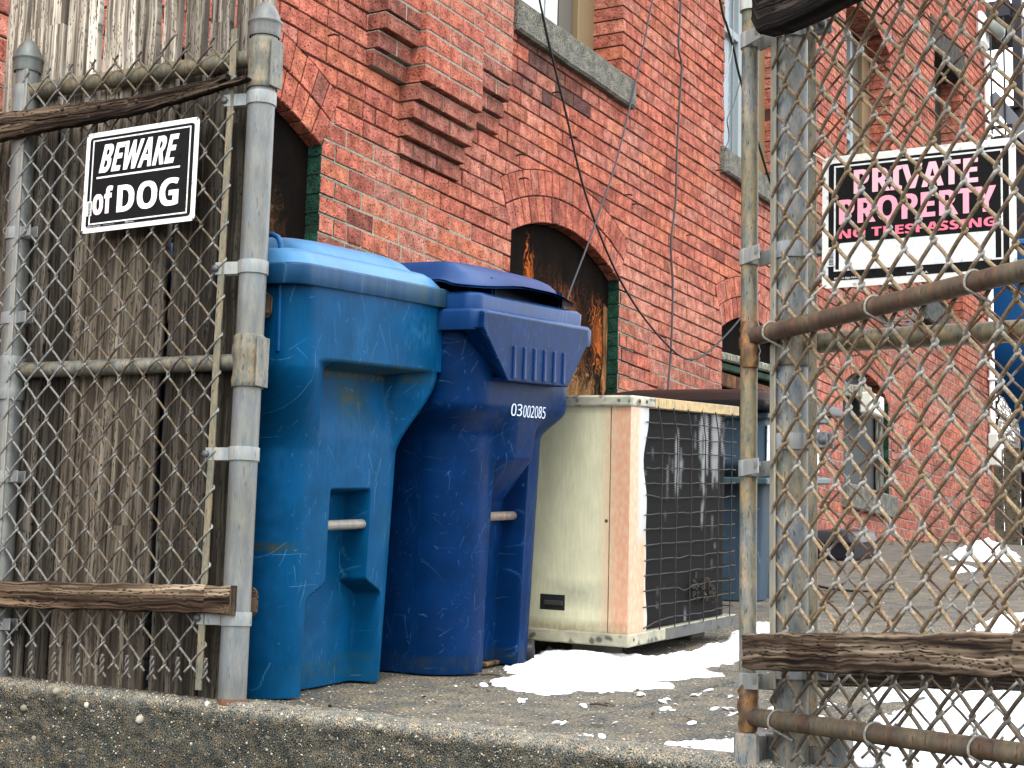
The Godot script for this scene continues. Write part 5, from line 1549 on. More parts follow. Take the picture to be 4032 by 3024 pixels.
# ---------------------------------------------------------------- ground, snow
func ground() -> void:
	var m := MB.new()
	m.face([Vector3(-300, -0.95, 300), Vector3(300, -0.95, 300), Vector3(300, -0.95, -300), Vector3(-300, -0.95, -300)], Vector3.UP, Color(0.12, 0.115, 0.10))
	solo("ground", m, "slab", "", "", Transform3D(), "", "structure")
	# the sloping yard
	m = MB.new()
	var P := PackedVector3Array(); var C := PackedColorArray()
	var zs := []
	var z := -3.09
	while z > -34.0:
		zs.append(z); z -= 0.03 if z > -6.0 else (0.10 if z > -12.0 else 0.6)
	var bump := noise(901, 1.0, 4); var blot := noise(902, 1.0, 4); var crack := noise(903, 1.0, 3)
	var nx := 181
	for zz in zs:
		for i in nx:
			var x := -0.6 + 10.0 * pow(i / (nx - 1.0), 1.25)
			var h := yard_height(x, zz) - 0.004 + 0.004 * bump.get_noise_2d(x * 2.5, zz * 2.5) + 0.0015 * bump.get_noise_2d(x * 14.0, zz * 14.0)
			P.append(Vector3(x, h, zz))
			var n := blot.get_noise_2d(x * 0.8, zz * 0.8); var n2 := blot.get_noise_2d(x * 5.0 + 40.0, zz * 3.0)
			var c := Color(0.285, 0.255, 0.20).lerp(Color(0.205, 0.187, 0.152), clampf(0.45 + n * 1.5 + n2 * 0.6, 0.0, 1.0))
			if zz < -8.0: c = c.lerp(Color(0.25, 0.22, 0.18), 0.6)
			C.append(c)
	m.grid(P, nx, zs.size(), PackedVector2Array(), C, Vector3.UP, true)
	solo("yard_pavement", m, "slab", "", "", Transform3D(), "", "structure")
	var gm := MultiMesh.new()
	gm.transform_format = MultiMesh.TRANSFORM_3D; gm.use_colors = true
	var gs := MB.new()
	gs.lathe([Vector2(0, -0.4), Vector2(0.5, -0.1), Vector2(0.4, 0.25), Vector2(0, 0.4)], Transform3D(), 6, Color.WHITE)
	gm.mesh = gs.mesh(); gm.instance_count = 16000
	for k in 16000:
		var gx := rng.randf_range(0.9, 3.6); var gz := -3.10 - 3.2 * pow(rng.randf(), 1.5)
		var gr := 0.0016 + 0.0045 * pow(rng.randf(), 3.0)
		gm.set_instance_transform(k, Transform3D(Basis.from_euler(Vector3(0, rng.randf() * 6.3, 0)) * Basis.from_scale(Vector3(gr * rng.randf_range(0.9, 2.2), gr * 0.45, gr)), Vector3(gx, yard_height(gx, gz) - 0.0035 + 0.004 * bump.get_noise_2d(gx * 2.5, gz * 2.5) + 0.0015 * bump.get_noise_2d(gx * 14.0, gz * 14.0), gz)))
		var gp := rng.randf()
		gm.set_instance_color(k, vary(Color(0.40, 0.37, 0.30) if gp < 0.45 else (Color(0.12, 0.105, 0.085) if gp < 0.85 else Color(0.55, 0.53, 0.48)), 0.3))
	var gi := MultiMeshInstance3D.new()
	gi.name = "surface_grit"; gi.multimesh = gm; gi.material_override = M["matt"]; gi.set_meta("kind", "stuff")
	get_node("yard_pavement").add_child(gi)
	# the concrete kerb the fence stands on; its worn face shows the stones in it
	m = MB.new(); P = PackedVector3Array(); C = PackedColorArray()
	var nxk := 520
	var prof := []
	for k in 8: prof.append([-3.13 + 0.15 * k / 7.0, 0.0, 0.0])          # z, drop, how much of it is face
	for k in 9:
		var a := PI / 2 * (k + 1) / 9.0
		prof.append([-2.98 + 0.035 * sin(a), -0.035 * (1.0 - cos(a)), a / (PI / 2)])
	for k in 26: prof.append([-2.945 + 0.012 * (k + 1) / 26.0, -0.035 - 0.2 * (k + 1) / 26.0, 1.0])
	prof.append([-2.93, -1.2, 1.0])
	var coarse := noise(911, 1.0, 4); var fine := noise(912, 1.0, 3)
	for q in prof:
		for i in nxk:
			var x := -0.2 + 4.6 * i / (nxk - 1.0)
			var big := coarse.get_noise_2d(x * 3.0, q[1] * 8.0)
			var r := 0.010 * coarse.get_noise_2d(x * 9.0, q[1] * 14.0 + q[0] * 9.0) + 0.006 * fine.get_noise_2d(x * 40.0, q[1] * 50.0 + q[0] * 40.0)
			var wear := 0.02 * maxf(0.0, big)
			P.append(Vector3(x, yard_height(x, -3.0) + q[1] + (1.0 - q[2]) * r * 0.35 - q[2] * (1.0 - q[2]) * 3.0 * wear - (0.006 if q[0] < -3.10 else 0.0), q[0] + q[2] * (r - wear)))
			var c := Color(0.66, 0.61, 0.49).lerp(Color(0.235, 0.222, 0.172), clampf((q[2] - 0.5) * 2.4 + big * 0.7, 0.0, 1.0))
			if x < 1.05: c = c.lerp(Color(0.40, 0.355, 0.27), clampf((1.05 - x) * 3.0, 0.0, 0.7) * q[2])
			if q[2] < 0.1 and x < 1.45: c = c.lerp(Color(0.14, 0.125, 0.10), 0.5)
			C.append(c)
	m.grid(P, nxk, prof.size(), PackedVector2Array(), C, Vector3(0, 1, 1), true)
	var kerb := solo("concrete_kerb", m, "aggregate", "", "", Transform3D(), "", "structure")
	# stones standing out of the kerb face
	var st := MB.new()
	st.lathe([Vector2(0, -0.5), Vector2(0.32, -0.4), Vector2(0.5, -0.05), Vector2(0.42, 0.28), Vector2(0.2, 0.46), Vector2(0, 0.5)], Transform3D(), 7, Color.WHITE)
	var mm := MultiMesh.new()
	mm.transform_format = MultiMesh.TRANSFORM_3D; mm.use_colors = true
	mm.mesh = st.mesh(); mm.instance_count = 11000
	for k in 11000:
		var x := rng.randf_range(0.4, 3.6)
		var d := rng.randf()
		var size := 0.0016 + 0.0042 * pow(rng.randf(), 4.0) + (0.016 * rng.randf() if rng.randf() < 0.006 else 0.0)
		var p := Vector3(x, 0, 0)
		if d < 0.16:
			p.z = rng.randf_range(-3.06, -2.97); p.y = yard_height(x, -3.0) - size * 0.15
		else:
			var drop := 0.004 + 0.20 * pow(rng.randf(), 1.3)
			var zz := -2.945 if drop > 0.035 else -2.98 + sqrt(maxf(0.0, 0.035 * 0.035 - pow(0.035 - drop, 2.0)))
			var big := coarse.get_noise_2d(x * 3.0, -drop * 8.0)
			var r := 0.010 * coarse.get_noise_2d(x * 9.0, -drop * 14.0 + zz * 9.0)
			p = Vector3(x, yard_height(x, -3.0) - drop, zz + r - 0.02 * maxf(0.0, big) - size * 0.12 + 0.012 * maxf(0.0, drop - 0.035) / 0.2)
		var b := Basis.from_euler(Vector3(rng.randf() * 6.3, rng.randf() * 6.3, rng.randf() * 6.3)) * Basis.from_scale(Vector3(size * rng.randf_range(0.8, 1.7), size * rng.randf_range(0.7, 1.1), size * rng.randf_range(0.8, 1.3)))
		mm.set_instance_transform(k, Transform3D(b, p))
		var pick := rng.randf()
		var cc := Color(0.20, 0.185, 0.14)
		if pick < 0.20: cc = Color(0.36, 0.335, 0.27)
		elif pick < 0.55: cc = Color(0.085, 0.082, 0.066)
		elif pick < 0.66: cc = Color(0.20, 0.15, 0.105)
		elif pick < 0.69 and size < 0.004: cc = Color(0.55, 0.53, 0.47)
		mm.set_instance_color(k, vary(cc, 0.25))
	var mi := MultiMeshInstance3D.new()
	mi.name = "exposed_stones"; mi.multimesh = mm; mi.material_override = M["matt"]; mi.set_meta("kind", "stuff")
	kerb.add_child(mi)
	snow()

func edge_distance(p: Vector2, poly: PackedVector2Array) -> float:
	var d := 1e9
	for k in poly.size():
		d = minf(d, p.distance_to(Geometry2D.get_closest_point_to_segment(p, poly[k], poly[(k + 1) % poly.size()])))
	return d if Geometry2D.is_point_in_polygon(p, poly) else -d

func snow_patch(poly: PackedVector2Array, label: String, high: float, ragged: float, step: float, sd: int) -> void:
	var lo := poly[0]; var hi := poly[0]
	for p in poly: lo = lo.min(p); hi = hi.max(p)
	lo -= Vector2(0.06, 0.06); hi += Vector2(0.06, 0.06)
	var nx := int((hi.x - lo.x) / step) + 2; var nz := int((hi.y - lo.y) / step) + 2
	var a := noise(sd, 1.0, 4); var b := noise(sd + 1, 1.0, 3)
	var P := PackedVector3Array(); var K := PackedByteArray(); var hh := PackedFloat32Array()
	for j in nz:
		for i in nx:
			var q := lo + Vector2(i, j) * step
			var d := edge_distance(q, poly) + ragged * (a.get_noise_2d(q.x * 9.0, q.y * 6.0) + 0.7 * b.get_noise_2d(q.x * 34.0, q.y * 22.0))
			var h := -0.012 if d < 0.0 else high * (1.0 - exp(-d / 0.07)) * (0.75 + 0.9 * a.get_noise_2d(q.x * 5.0, q.y * 5.0)) + 0.0045 * b.get_noise_2d(q.x * 40.0, q.y * 40.0) + 0.004
			var w := on_slope(q.x, 0.0, q.y)
			P.append(Vector3(w.x, yard_height(w.x, w.z) - 0.003 + h, w.z))
			hh.append(d)
	for j in nz - 1:
		for i in nx - 1:
			K.append(1 if maxf(maxf(hh[j * nx + i], hh[j * nx + i + 1]), maxf(hh[(j + 1) * nx + i], hh[(j + 1) * nx + i + 1])) > -0.004 else 0)
	var m := MB.new()
	m.grid(P, nx, nz, PackedVector2Array(), PackedColorArray([Color(0.86, 0.87, 0.88)]), Vector3.UP, true, K)
	solo("snow_patch", m, "snow", label, "snow patch", Transform3D(), "patches of old snow in the yard")

func snow() -> void:
	var V := func(l: Array) -> PackedVector2Array:
		var p := PackedVector2Array()
		for q in range(0, l.size(), 2): p.append(Vector2(l[q], l[q + 1]))
		return p
	snow_patch(V.call([1.66, -0.89, 1.79, -0.81, 1.91, -0.76, 1.92, -0.89, 2.01, -0.94, 2.09, -1.09, 2.03, -1.18, 2.10, -1.41, 1.99, -1.53, 2.02, -1.81, 2.04, -1.98, 1.72, -2.96, 1.63, -2.91, 1.80, -2.24, 1.83, -1.81, 1.80, -1.65, 1.67, -1.66, 1.56, -1.60, 1.43, -1.68, 1.50, -1.40, 1.58, -1.13, 1.68, -1.05]), "ragged snow patch spread in front of the air conditioner", 0.024, 0.035, 0.011, 921)
	snow_patch(V.call([2.47, -0.20, 2.49, -0.32, 2.54, -0.38, 2.55, -0.46, 2.66, -0.44, 2.71, -0.30, 2.64, -0.2, 2.56, -0.17]), "small snow heap against the foot of the gate pole", 0.02, 0.012, 0.007, 931)
	snow_patch(V.call([2.80, -0.20, 2.76, -0.50, 2.72, -0.73, 2.74, -0.95, 2.73, -1.22, 2.70, -1.46, 2.77, -1.63, 2.92, -1.75, 3.3, -1.5, 3.5, -0.6, 3.3, -0.2, 3.0, -0.12]), "large snow patch behind the foot of the fixed fence", 0.05, 0.04, 0.013, 941)
	snow_patch(V.call([2.56, -1.25, 2.56, -1.44, 2.65, -1.56, 2.71, -1.45, 2.68, -1.26, 2.63, -1.13]), "small broken snow patch behind the back board", 0.022, 0.03, 0.009, 951)
	snow_patch(V.call([1.04, -8.15, 0.89, -9.05, 0.78, -10.06, 0.9, -10.2, 1.33, -8.88, 1.48, -8.13, 1.26, -7.9]), "far snow heap near the brick wall corner", 0.085, 0.05, 0.025, 961)
	snow_patch(V.call([1.34, -6.95, 1.32, -7.4, 1.51, -7.0, 1.47, -6.6]), "thin snow scrap on the yard before the far heap", 0.03, 0.02, 0.015, 971)
	snow_patch(V.call([2.41, -2.94, 2.35, -3.41, 2.36, -3.68, 2.52, -3.9, 2.85, -3.2, 2.66, -2.7]), "snow patch in mid yard seen above the gate plank", 0.045, 0.03, 0.015, 981)
	var m := MB.new()
	var spots := [2.31, -1.01, 2.24, -0.78, 2.21, -0.99, 2.21, -1.09, 2.36, -0.8, 2.41, -0.93, 2.1, -0.9, 1.89, -0.64, 1.69, -0.81, 1.64, -0.79, 2.31, -0.2, 2.14, -0.38, 2.24, -0.46, 2.37, -0.55, 2.41, -1.13, 2.47, -0.84, 2.42, -0.75, 2.51, -1.01, 2.54, -1.02, 2.53, -0.95, 2.26, -0.7, 2.05, -0.65, 2.2, -0.85, 2.62, -0.75, 2.58, -0.82]
	for k in range(0, spots.size(), 2):
		for j in rng.randi_range(1, 4):
			var w := on_slope(spots[k] + rng.randf_range(-0.02, 0.02), 0, spots[k + 1] + rng.randf_range(-0.03, 0.03))
			var s := rng.randf_range(0.003, 0.009)
			var B := Basis.from_euler(Vector3(rng.randf() * 0.5, rng.randf() * 6, rng.randf() * 0.5)) * Basis.from_scale(Vector3(rng.randf_range(0.8, 2.0), rng.randf_range(0.35, 0.7), rng.randf_range(0.8, 1.6)))
			m.lathe([Vector2(0, -0.7 * s), Vector2(0.9 * s, -0.5 * s), Vector2(s, 0), Vector2(0.75 * s, 0.5 * s), Vector2(0.3 * s, 0.75 * s), Vector2(0, 0.8 * s)], Transform3D(B, Vector3(w.x, yard_height(w.x, w.z), w.z)), 7, Color(0.80, 0.81, 0.82))
	solo("snow_crumbs", m, "snow", "crumbs of snow strewn over the yard pavement", "snow", Transform3D(), "", "stuff")
	# a worn joint running slantwise over the slab
	m = MB.new()
	var jp := []
	for q in [[2.03, -0.28], [2.12, -0.46], [2.16, -0.62], [2.175, -0.8], [2.19, -1.0], [2.18, -1.18], [2.21, -1.4]]:
		jp.append(Vector2(q[0], q[1]))
	for k in jp.size() - 1:
		for j in 8:
			var a: Vector2 = jp[k].lerp(jp[k + 1], j / 8.0); var b: Vector2 = jp[k].lerp(jp[k + 1], (j + 1) / 8.0)
			var h := Vector2((b - a).y, -(b - a).x).normalized() * rng.randf_range(0.0008, 0.0028)
			var pts := []
			for e in [a - h, b - h, b + h, a + h]:
				var w := on_slope(e.x, 0, e.y); pts.append(Vector3(w.x, yard_height(w.x, w.z) + 0.0015, w.z))
			m.face(pts, Vector3.UP, Color(0.07, 0.062, 0.05))
	solo("pavement_joint", m, "matt", "", "", Transform3D(), "", "structure")
	m = MB.new()
	for k in 420:
		var x := rng.randf_range(0.3, 3.4); var z := -3.05 - 7.5 * pow(rng.randf(), 1.6)
		var s := rng.randf_range(0.003, 0.009)
		m.box(Vector3(s * rng.randf_range(1, 3), s * 0.35, s), s * 0.1, Transform3D(Basis.from_euler(Vector3(0, rng.randf() * 6, rng.randf() * 0.4)), Vector3(x, yard_height(x, z) + s * 0.1, z)), vary(Color(0.10, 0.075, 0.05) if rng.randf() < 0.7 else Color(0.35, 0.31, 0.24), 0.4))
	for k in 240:
		var z := -9.0 - 7.0 * rng.randf(); var x := 0.03 + 0.35 * rng.randf() * rng.randf()
		var s := rng.randf_range(0.006, 0.02)
		m.box(Vector3(s * 2.0, s * 0.4, s), s * 0.1, Transform3D(Basis.from_euler(Vector3(0, rng.randf() * 6, rng.randf() * 0.5)), Vector3(x, yard_height(x, z) + s * 0.15, z)), vary(Color(0.13, 0.09, 0.06), 0.5))
	solo("dead_leaf_litter", m, "matt", "dead leaf scraps and grit scattered over the yard", "litter", Transform3D(), "", "stuff")

# ---------------------------------------------------------------- cables and small things on the wall
func cable(pts: Array, r: float, col: Color, label: String, x := 0.035) -> void:
	var c := Curve3D.new()
	for k in range(0, pts.size(), 2): c.add_point(Vector3(x, pts[k], pts[k + 1]))
	for k in c.point_count:
		var a := c.get_point_position(maxi(k - 1, 0)); var b := c.get_point_position(mini(k + 1, c.point_count - 1))
		c.set_point_in(k, (a - b) / 6.0); c.set_point_out(k, (b - a) / 6.0)
	c.bake_interval = 0.05
	var m := MB.new(); m.tube(c.get_baked_points(), r, 7, col)
	solo("hanging_cable", m, "cable", label, "cable", Transform3D(), "cables hanging down the brick wall")

func wall_things() -> void:
	var black := Color(0.018, 0.018, 0.018)
	cable([4.4, -6.5, 3.391, -7.09, 3.154, -7.233, 2.888, -7.411, 2.598, -7.594, 2.40, -7.77, 2.177, -8.049, 2.03, -8.323, 1.927, -8.609, 1.868, -8.844, 1.85, -8.973, 1.854, -9.105, 1.894, -9.272, 2.006, -9.515, 2.212, -9.874, 2.5, -10.3], 0.0062, black, "black cable sagging in a loop below the upper windows to the lower right", 0.05)
	cable([5.0, -8.9, 3.888, -8.478, 3.568, -8.358, 3.233, -8.221, 2.796, -8.024, 2.551, -7.877, 2.35, -7.753, 2.193, -7.65, 1.949, -7.485, 1.75, -7.38], 0.0048, Color(0.045, 0.047, 0.05), "grey cable slanting down to the left across the scorched plywood window", 0.055)
	cable([5.0, -9.0, 4.051, -8.933, 3.749, -8.905, 3.64, -8.955, 3.371, -8.927, 3.077, -8.899, 2.761, -8.884, 2.511, -8.826, 2.239, -8.858, 1.877, -8.844, 1.669, -8.81, 1.4, -8.78], 0.0066, Color(0.05, 0.04, 0.045), "dark cable hanging straight down between the two windows", 0.04)
	cable([5.2, -8.9, 4.271, -9.546, 4.154, -9.655, 4.024, -9.794, 3.838, -9.936, 3.3, -10.5, 2.9, -11.1], 0.0085, Color(0.012, 0.02, 0.018), "thick black cable crossing the second upper window", 0.05)
	cable([5.0, -9.82, 4.358, -9.789, 4.015, -9.767, 3.854, -9.688, 3.706, -9.61], 0.0038, Color(0.22, 0.23, 0.23), "thin pale wire hanging in front of the second upper window", 0.05)
	cable([3.95, -10.0, 3.859, -9.936, 3.63, -9.80, 3.52, -9.70, 3.426, -9.735, 3.343, -9.696, 3.30, -9.60], 0.004, Color(0.06, 0.07, 0.07), "thin looped wire at the left edge of the second upper window", 0.045)
	cable([3.0, -10.6, 2.5, -10.75, 2.1, -10.72, 1.7, -10.73], 0.005, Color(0.12, 0.12, 0.12), "short grey wire dropping behind the gate pole", 0.05)
	# white conduit with its boxes by the far corner
	var c := thing("conduit", "white conduit pipe running up the far end of the brick wall", "pipe")
	part("pipe", rod(Vector3(0.04, 2.30, -17.14), Vector3(0.04, 6.35, -17.16), 0.030, Color(0.74, 0.75, 0.74)), "paint", c)
	var m := MB.new()
	for y in [2.9, 4.2, 5.5]: m.box(Vector3(0.08, 0.025, 0.12), 0.004, Transform3D(Basis(), Vector3(0.05, y, -17.15)), Color(0.6, 0.6, 0.58))
	part("clip", m, "paint", c)
	m = MB.new(); m.box(Vector3(0.10, 0.33, 0.18), 0.01, Transform3D(Basis(), Vector3(0.055, 2.17, -17.16)), Color(0.42, 0.44, 0.40))
	solo("junction_box", m, "paint", "grey box at the foot of the white conduit", "box")
	var l := thing("security_light", "white wall light with a round grey lens at the top of the conduit", "lamp")
	m = MB.new(); m.box(Vector3(0.08, 0.36, 0.30), 0.03, Transform3D(Basis(), Vector3(0.04, 6.60, -17.0)), Color(0.74, 0.74, 0.71))
	part("back_plate", m, "paint", l)
	m = MB.new()
	m.lathe([Vector2(0, 0.11), Vector2(0.07, 0.10), Vector2(0.12, 0.06), Vector2(0.135, 0.0), Vector2(0.13, -0.04), Vector2(0, -0.04)], Transform3D(Basis(Vector3(0, 0, 1), -PI / 2 + 0.5), Vector3(0.14, 6.62, -17.06)), 20, Color(0.16, 0.18, 0.16))
	part("lens", m, "plastic", l)
	m = MB.new(); m.box(Vector3(0.10, 0.17, 0.36), 0.012, Transform3D(Basis(), Vector3(0.02, 2.085, -12.96)), Color(0.48, 0.48, 0.40))
	solo("meter_box", m, "paint", "beige box fixed over the dark grey window sheet", "box")
	var v := thing("vent_hood", "weathered grey vent hood on the wall above the dark grey window", "vent")
	m = MB.new(); m.slab(PackedVector2Array([Vector2(14.43, 3.05), Vector2(15.25, 3.02), Vector2(15.25, 3.2), Vector2(14.95, 3.33), Vector2(14.43, 3.3)]), -0.01, 0.10, 0.015, WALL, Color(0.14, 0.15, 0.14))
	part("hood", m, "stone", v)
	m = MB.new()
	for k in 5:
		m.tube(PackedVector3Array([Vector3(0.03, 3.25 - 0.02 * k, -14.4 - 0.05 * k), Vector3(0.07, 3.0 - 0.05 * k, -14.0 + 0.06 * k), Vector3(0.05, 2.86 - 0.02 * k, -13.4 + 0.05 * k), Vector3(0.03, 2.9 + 0.03 * k, -12.9)]), 0.006, 6, Color(0.08, 0.08, 0.08))
	solo("cable_bundle", m, "cable", "loose bundle of dark cables sagging from the grey vent hood", "cables")
	# old nails in the brickwork, each a thing stuck in the wall
	for q in [[6.02, 3.09, "on the front of the chimney corbels"], [7.35, 2.985, "close under the stone sill by the soot stains"], [7.55, 2.80, "below the middle of the soot stains"], [8.25, 2.66, "right of the black cable, the left of a pair"], [8.35, 2.63, "right of the black cable, the right of a pair"], [6.98, 2.55, "just right of the lowest corbel"], [7.02, 2.44, "above the left shoulder of the scorched window arch"], [9.15, 2.63, "right of the straight dark cable"], [9.62, 3.16, "below the left end of the second stone sill"], [5.35, 2.62, "left of the chimney corbels"]]:
		m = MB.new()
		m.tube(PackedVector3Array([Vector3(-0.01, q[1], -q[0]), Vector3(0.03, q[1] + 0.004, -q[0] - 0.004), Vector3(0.045, q[1] - 0.002, -q[0] - 0.012)]), 0.0042, 6, Color(0.03, 0.015, 0.012))
		solo("wall_nail", m, "matt", "rusty nail in the brickwork " + q[2], "nail", Transform3D(), "old nails in the brick wall")

func far_things() -> void:
	var steel := Color(0.022, 0.023, 0.026)
	var f := thing("fire_escape", "black steel fire escape stair beyond the far brick corner", "stairs")
	var m := MB.new()
	m.box(Vector3(0.11, 9.0, 0.11), 0.006, Transform3D(Basis(), Vector3(-0.005, 5.2, -19.0)), steel)
	part("post", m, "paint", f)
	m = MB.new()
	m.box(Vector3(0.11, 9.0, 0.11), 0.006, Transform3D(Basis(), Vector3(1.7, 5.2, -19.0)), steel)
	part("post", m, "paint", f)
	for q in [[7.52, 0.2], [5.93, 0.13]]:
		m = MB.new(); m.box(Vector3(1.6, q[1], 1.1), 0.006, Transform3D(Basis(), Vector3(-0.86, q[0], -19.35)), steel)
		part("landing", m, "paint", f)
	for q in [[Vector3(-0.29, 6.5, -18.85), Vector3(1.6, 3.85, -18.85)], [Vector3(-0.17, 7.75, -19.9), Vector3(1.6, 5.3, -19.9)], [Vector3(-0.22, 7.75, -18.85), Vector3(-0.9, 8.8, -18.85)]]:
		m = MB.new()
		var d: Vector3 = q[1] - q[0]
		m.box(Vector3(d.length(), 0.14, 0.04), 0.004, Transform3D(Basis(Vector3.BACK, atan2(d.y, d.x)), (q[0] + q[1]) / 2.0), Color(0.13, 0.135, 0.15))
		part("stringer", m, "paint", f)
	for k in 9:
		m = MB.new(); m.box(Vector3(0.24, 0.03, 0.9), 0.003, Transform3D(Basis(), Vector3(-0.1 + 0.2 * k, 6.35 - 0.27 * k, -19.35)), steel)
		part("tread", m, "paint", f)
	for k in 7:
		part("baluster", rod(Vector3(-0.28 + 0.15 * k - 0.9 + 0.9, 5.95, -18.82) if k < 2 else Vector3(-0.28 - 0.15 * (k - 1), 5.95, -18.82), Vector3(-0.28 + 0.15 * k, 7.45, -18.82) if k < 2 else Vector3(-0.28 - 0.15 * (k - 1), 7.45, -18.82), 0.012, steel, 8), "paint", f)
	m = MB.new(); m.box(Vector3(1.3, 0.04, 0.04), 0.004, Transform3D(Basis(), Vector3(-0.7, 6.1, -18.82)), steel)
	part("handrail", m, "paint", f)
	# blue hopper
	var h := thing("blue_hopper", "dark blue steel hopper with a tapering foot beyond the brick corner", "container")
	m = MB.new()
	var P := PackedVector3Array()
	for q in [[-0.55, 0.9, 4.55, 0.7], [-0.55, 0.9, 3.55, 0.7], [-0.50, 0.88, 3.30, 0.65], [-0.33, 0.82, 3.02, 0.5], [-0.12, 0.75, 2.90, 0.35], [0.03, 0.6, 2.6, 0.25], [0.08, 0.5, 2.2, 0.2], [0.09, 0.4, 1.2, 0.2]]:
		for c in [[0, 1], [1, 1], [1, -1], [0, -1], [0, 1]]: P.append(Vector3(q[c[0]], q[2], -18.6 + q[3] * c[1] * 0.6))
	m.grid(P, 5, 8, PackedVector2Array(), PackedColorArray([Color(0.010, 0.055, 0.16)]), Vector3(0.2, 3.5, -18.6))
	part("shell", m, "plastic", h)
	m = MB.new(); m.box(Vector3(1.5, 0.06, 0.9), 0.01, Transform3D(Basis(), Vector3(0.175, 4.57, -18.6)), Color(0.03, 0.11, 0.26))
	part("lip", m, "plastic", h)
	m = MB.new()
	for k in 4:
		var p := PackedVector3Array()
		for j in 13:
			var a := TAU * j / 12.0
			var e := Vector3(0.03 * cos(a), 0.06 * sin(a), 0) if k % 2 == 0 else Vector3(0, 0.06 * sin(a), 0.03 * cos(a))
			p.append(Vector3(-0.16, 2.86 - 0.095 * k, -18.22) + e)
		m.tube(p, 0.012, 6, Color(0.02, 0.02, 0.02), false)
	part("chain", m, "matt", h)
	# board fence and trees past it
	var w := thing("board_fence", "pale tan board fence closing the yard beyond the corner", "fence")
	for k in 14:
		m = MB.new()
		m.box(Vector3(0.185, 1.35, 0.025), 0.004, Transform3D(Basis(), Vector3(-1.0 + 0.192 * k, 1.85 + 0.03 * sin(k * 2.3), -20.2)), vary(Color(0.34, 0.28, 0.19), 0.12))
		part("board", m, "stone_paint", w)
	m = MB.new(); m.box(Vector3(2.8, 0.09, 0.05), 0.005, Transform3D(Basis(), Vector3(0.2, 1.5, -20.24)), Color(0.25, 0.2, 0.13))
	part("rail", m, "timber", w)
	for t in 3:
		var tr := thing("bare_tree", ["bare grey tree behind the tan board fence, nearest the corner", "slim bare tree behind the tan board fence, farther right", "tall bare tree at the back of the yard"][t], "tree", Transform3D(Basis(), Vector3([-0.9, 0.3, 1.6][t], 1.0, [-24.0, -25.5, -28.0][t])), "bare trees beyond the yard")
		var tk := MB.new(); var tw := MB.new()
		var r := RandomNumberGenerator.new(); r.seed = 990 + t
		tk.tube(PackedVector3Array([Vector3.ZERO, Vector3(0.05, 0.9, 0), Vector3(0, 1.8, 0.05), Vector3(0.1, 3.2, 0)]), [0.11, 0.09, 0.075, 0.04], 9, Color(0.16, 0.14, 0.12))
		part("trunk", tk, "timber", tr)
		for k in [130, 130, 60][t]: limb(tw, Vector3(0.03, 0.5 + 2.4 * r.randf(), 0), Vector3(r.randf_range(-1, 1), r.randf_range(0.1, 0.9), r.randf_range(-1, 1)).normalized(), r.randf_range(0.7, 1.2), 0.024, 3, r)
		part("branches", tw, "matt", tr, Transform3D(), "stuff")

func limb(mb: MB, at: Vector3, dir: Vector3, ln: float, r: float, depth: int, rg: RandomNumberGenerator) -> void:
	var p := PackedVector3Array([at]); var rad := [r]
	var d := dir
	for k in 4:
		d = (d + Vector3(rg.randf_range(-0.25, 0.25), rg.randf_range(-0.1, 0.3), rg.randf_range(-0.25, 0.25))).normalized()
		p.append(p[-1] + d * ln / 4.0); rad.append(r * (1.0 - 0.2 * (k + 1)))
	mb.tube(p, rad, 4, vary(Color(0.40, 0.36, 0.31), 0.3), false)
	if depth > 0:
		for k in 3:
			limb(mb, p[rg.randi_range(1, 4)], (d + Vector3(rg.randf_range(-1, 1), rg.randf_range(-0.4, 0.8), rg.randf_range(-1, 1))).normalized(), ln * 0.6, r * 0.55, depth - 1, rg)

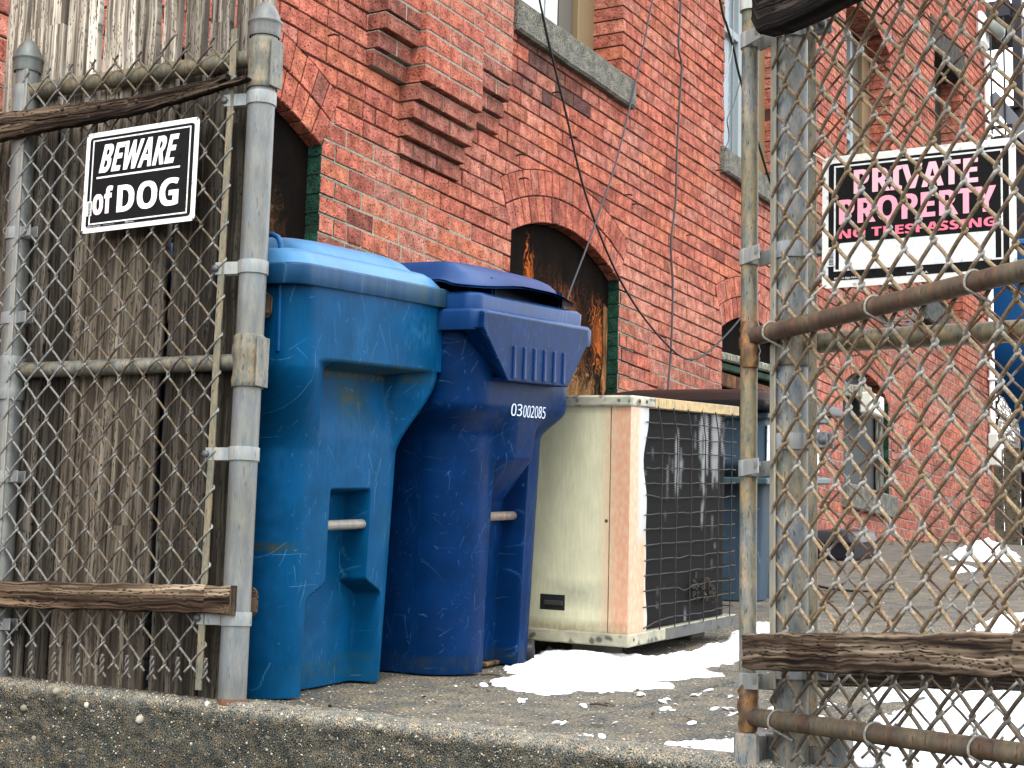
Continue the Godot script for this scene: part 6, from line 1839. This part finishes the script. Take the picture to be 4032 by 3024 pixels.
func loose_things() -> void:
	var b := thing("dark_bottle", "dark bottle lying in the snow under the air conditioner", "bottle", Transform3D(Basis(ex, ey, ez) * Basis(Vector3.UP, 0.5), on_slope(1.47, 0.03, -1.30)))
	var m := MB.new()
	m.lathe([Vector2(0, -0.10), Vector2(0.03, -0.098), Vector2(0.033, -0.09), Vector2(0.033, 0.05), Vector2(0.026, 0.075), Vector2(0.013, 0.095), Vector2(0.012, 0.12), Vector2(0, 0.12)], Transform3D(Basis(Vector3.BACK, PI / 2), Vector3.ZERO), 18, Color(0.02, 0.022, 0.026))
	part("bottle_body", m, "plastic", b)
	m = MB.new()
	m.lathe([Vector2(0.0335, -0.04), Vector2(0.034, -0.04), Vector2(0.034, -0.025), Vector2(0.0335, -0.025)], Transform3D(Basis(Vector3.BACK, PI / 2), Vector3.ZERO), 18, Color(0.6, 0.62, 0.64))
	m.lathe([Vector2(0.0335, 0.0), Vector2(0.034, 0.0), Vector2(0.034, 0.01), Vector2(0.0335, 0.01)], Transform3D(Basis(Vector3.BACK, PI / 2), Vector3.ZERO), 18, Color(0.6, 0.62, 0.64))
	part("label_band", m, "print", b)
	m = MB.new()
	var p := PackedVector3Array()
	for q in [[0.90, -5.3], [1.05, -5.1], [1.25, -4.85], [1.36, -4.72], [1.48, -4.66], [1.56, -4.75], [1.58, -5.0]]:
		var w := on_slope(q[0], 0, q[1]); p.append(Vector3(w.x, yard_height(w.x, w.z) + 0.008, w.z))
	m.tube(p, 0.006, 6, Color(0.012, 0.012, 0.012))
	solo("ground_cable", m, "cable", "black cable lying on the yard behind the fixed fence", "cable")
	for k in 3:
		m = MB.new()
		var s: Array = [[2.10, -0.66, 0.5], [2.26, -0.62, 1.2], [1.62, -0.98, 0.2]][k]
		var w := on_slope(s[0], 0, s[1]); w.y = yard_height(w.x, w.z) + 0.003
		var d := Vector3(cos(s[2]), 0, sin(s[2])) * 0.035
		m.tube(PackedVector3Array([w - d, w + Vector3(0, 0.003, 0), w + d]), 0.0028, 6, Color(0.07, 0.05, 0.035))
		solo("twig", m, "matt", ["short dark twig on the pavement midway between the carts and gate pole", "thin twig on the pavement nearest the gate pole", "twig beside the foot of the dark blue cart"][k], "twig", Transform3D(), "twigs on the pavement")
	m = MB.new()
	m.box(Vector3(0.02, 0.012, 0.20), 0.003, Transform3D(Basis(ex, ey, ez), on_slope(1.50, 0.006, -1.13)), Color(0.25, 0.17, 0.09))
	solo("wood_sliver", m, "timber", "splintered strip of wood under the dark blue cart", "wood scrap")

func _ready() -> void:
	rng.seed = 20240117
	ez = Vector3(0, -0.0915, 1).normalized()
	ey = ez.cross(ex).normalized()
	ez = ex.cross(ey).normalized()
	# camera, sky, light
	var cam := Camera3D.new()
	cam.name = "camera"
	cam.fov = 26.076
	cam.near = 0.05
	cam.far = 900.0
	add_child(cam)
	cam.transform = Transform3D(Basis(Vector3(0.877234, 0.025312, -0.479396), Vector3(0.048750, 0.988750, 0.141412), Vector3(0.477582, -0.147422, 0.866131)), CAM)
	cam.current = true
	var env := Environment.new()
	var sky := Sky.new()
	var sm := ProceduralSkyMaterial.new()
	sm.sky_top_color = Color(0.95, 0.97, 1.0)
	sm.sky_horizon_color = Color(1.0, 1.0, 1.0)
	sm.sky_curve = 0.2
	sm.ground_bottom_color = Color(0.42, 0.41, 0.39)
	sm.ground_horizon_color = Color(0.75, 0.75, 0.74)
	sm.sky_energy_multiplier = 1.0
	sky.sky_material = sm
	env.sky = sky
	env.background_mode = Environment.BG_SKY
	env.tonemap_mode = Environment.TONE_MAPPER_LINEAR
	env.tonemap_exposure = 4.3
	env.sdfgi_enabled = true; env.ssao_enabled = true; env.ssil_enabled = true
	var we := WorldEnvironment.new(); we.name = "environment"; we.environment = env
	add_child(we)
	var sun := DirectionalLight3D.new()
	sun.name = "sun"
	sun.light_energy = 0.22
	sun.light_color = Color(1.0, 0.97, 0.93)
	sun.light_angular_distance = 18.0
	sun.shadow_enabled = true
	sun.sky_mode = DirectionalLight3D.SKY_MODE_LIGHT_ONLY
	add_child(sun)
	sun.look_at_from_position(Vector3(3.5, 9, 6), Vector3.ZERO)
	make_materials()
	cart_mats()
	var sp := grain(256, 131, 0.012, 0.25, 0.05, 0.12, 0.03, 0.72, 0.4, Vector3(1.05, 1.0, 0.9))
	mat("stone_paint", sp[0], null, 0, 0.5, 0.5, 0.0)
	ground()
	build_building(cam)
	wooden_fence()
	left_fence()
	planks()
	gate()
	right_fence()
	signs()
	light_blue_cart()
	dark_blue_cart()
	condenser()
	grey_cart()
	tool_case()
	wall_things()
	far_things()
	loose_things()
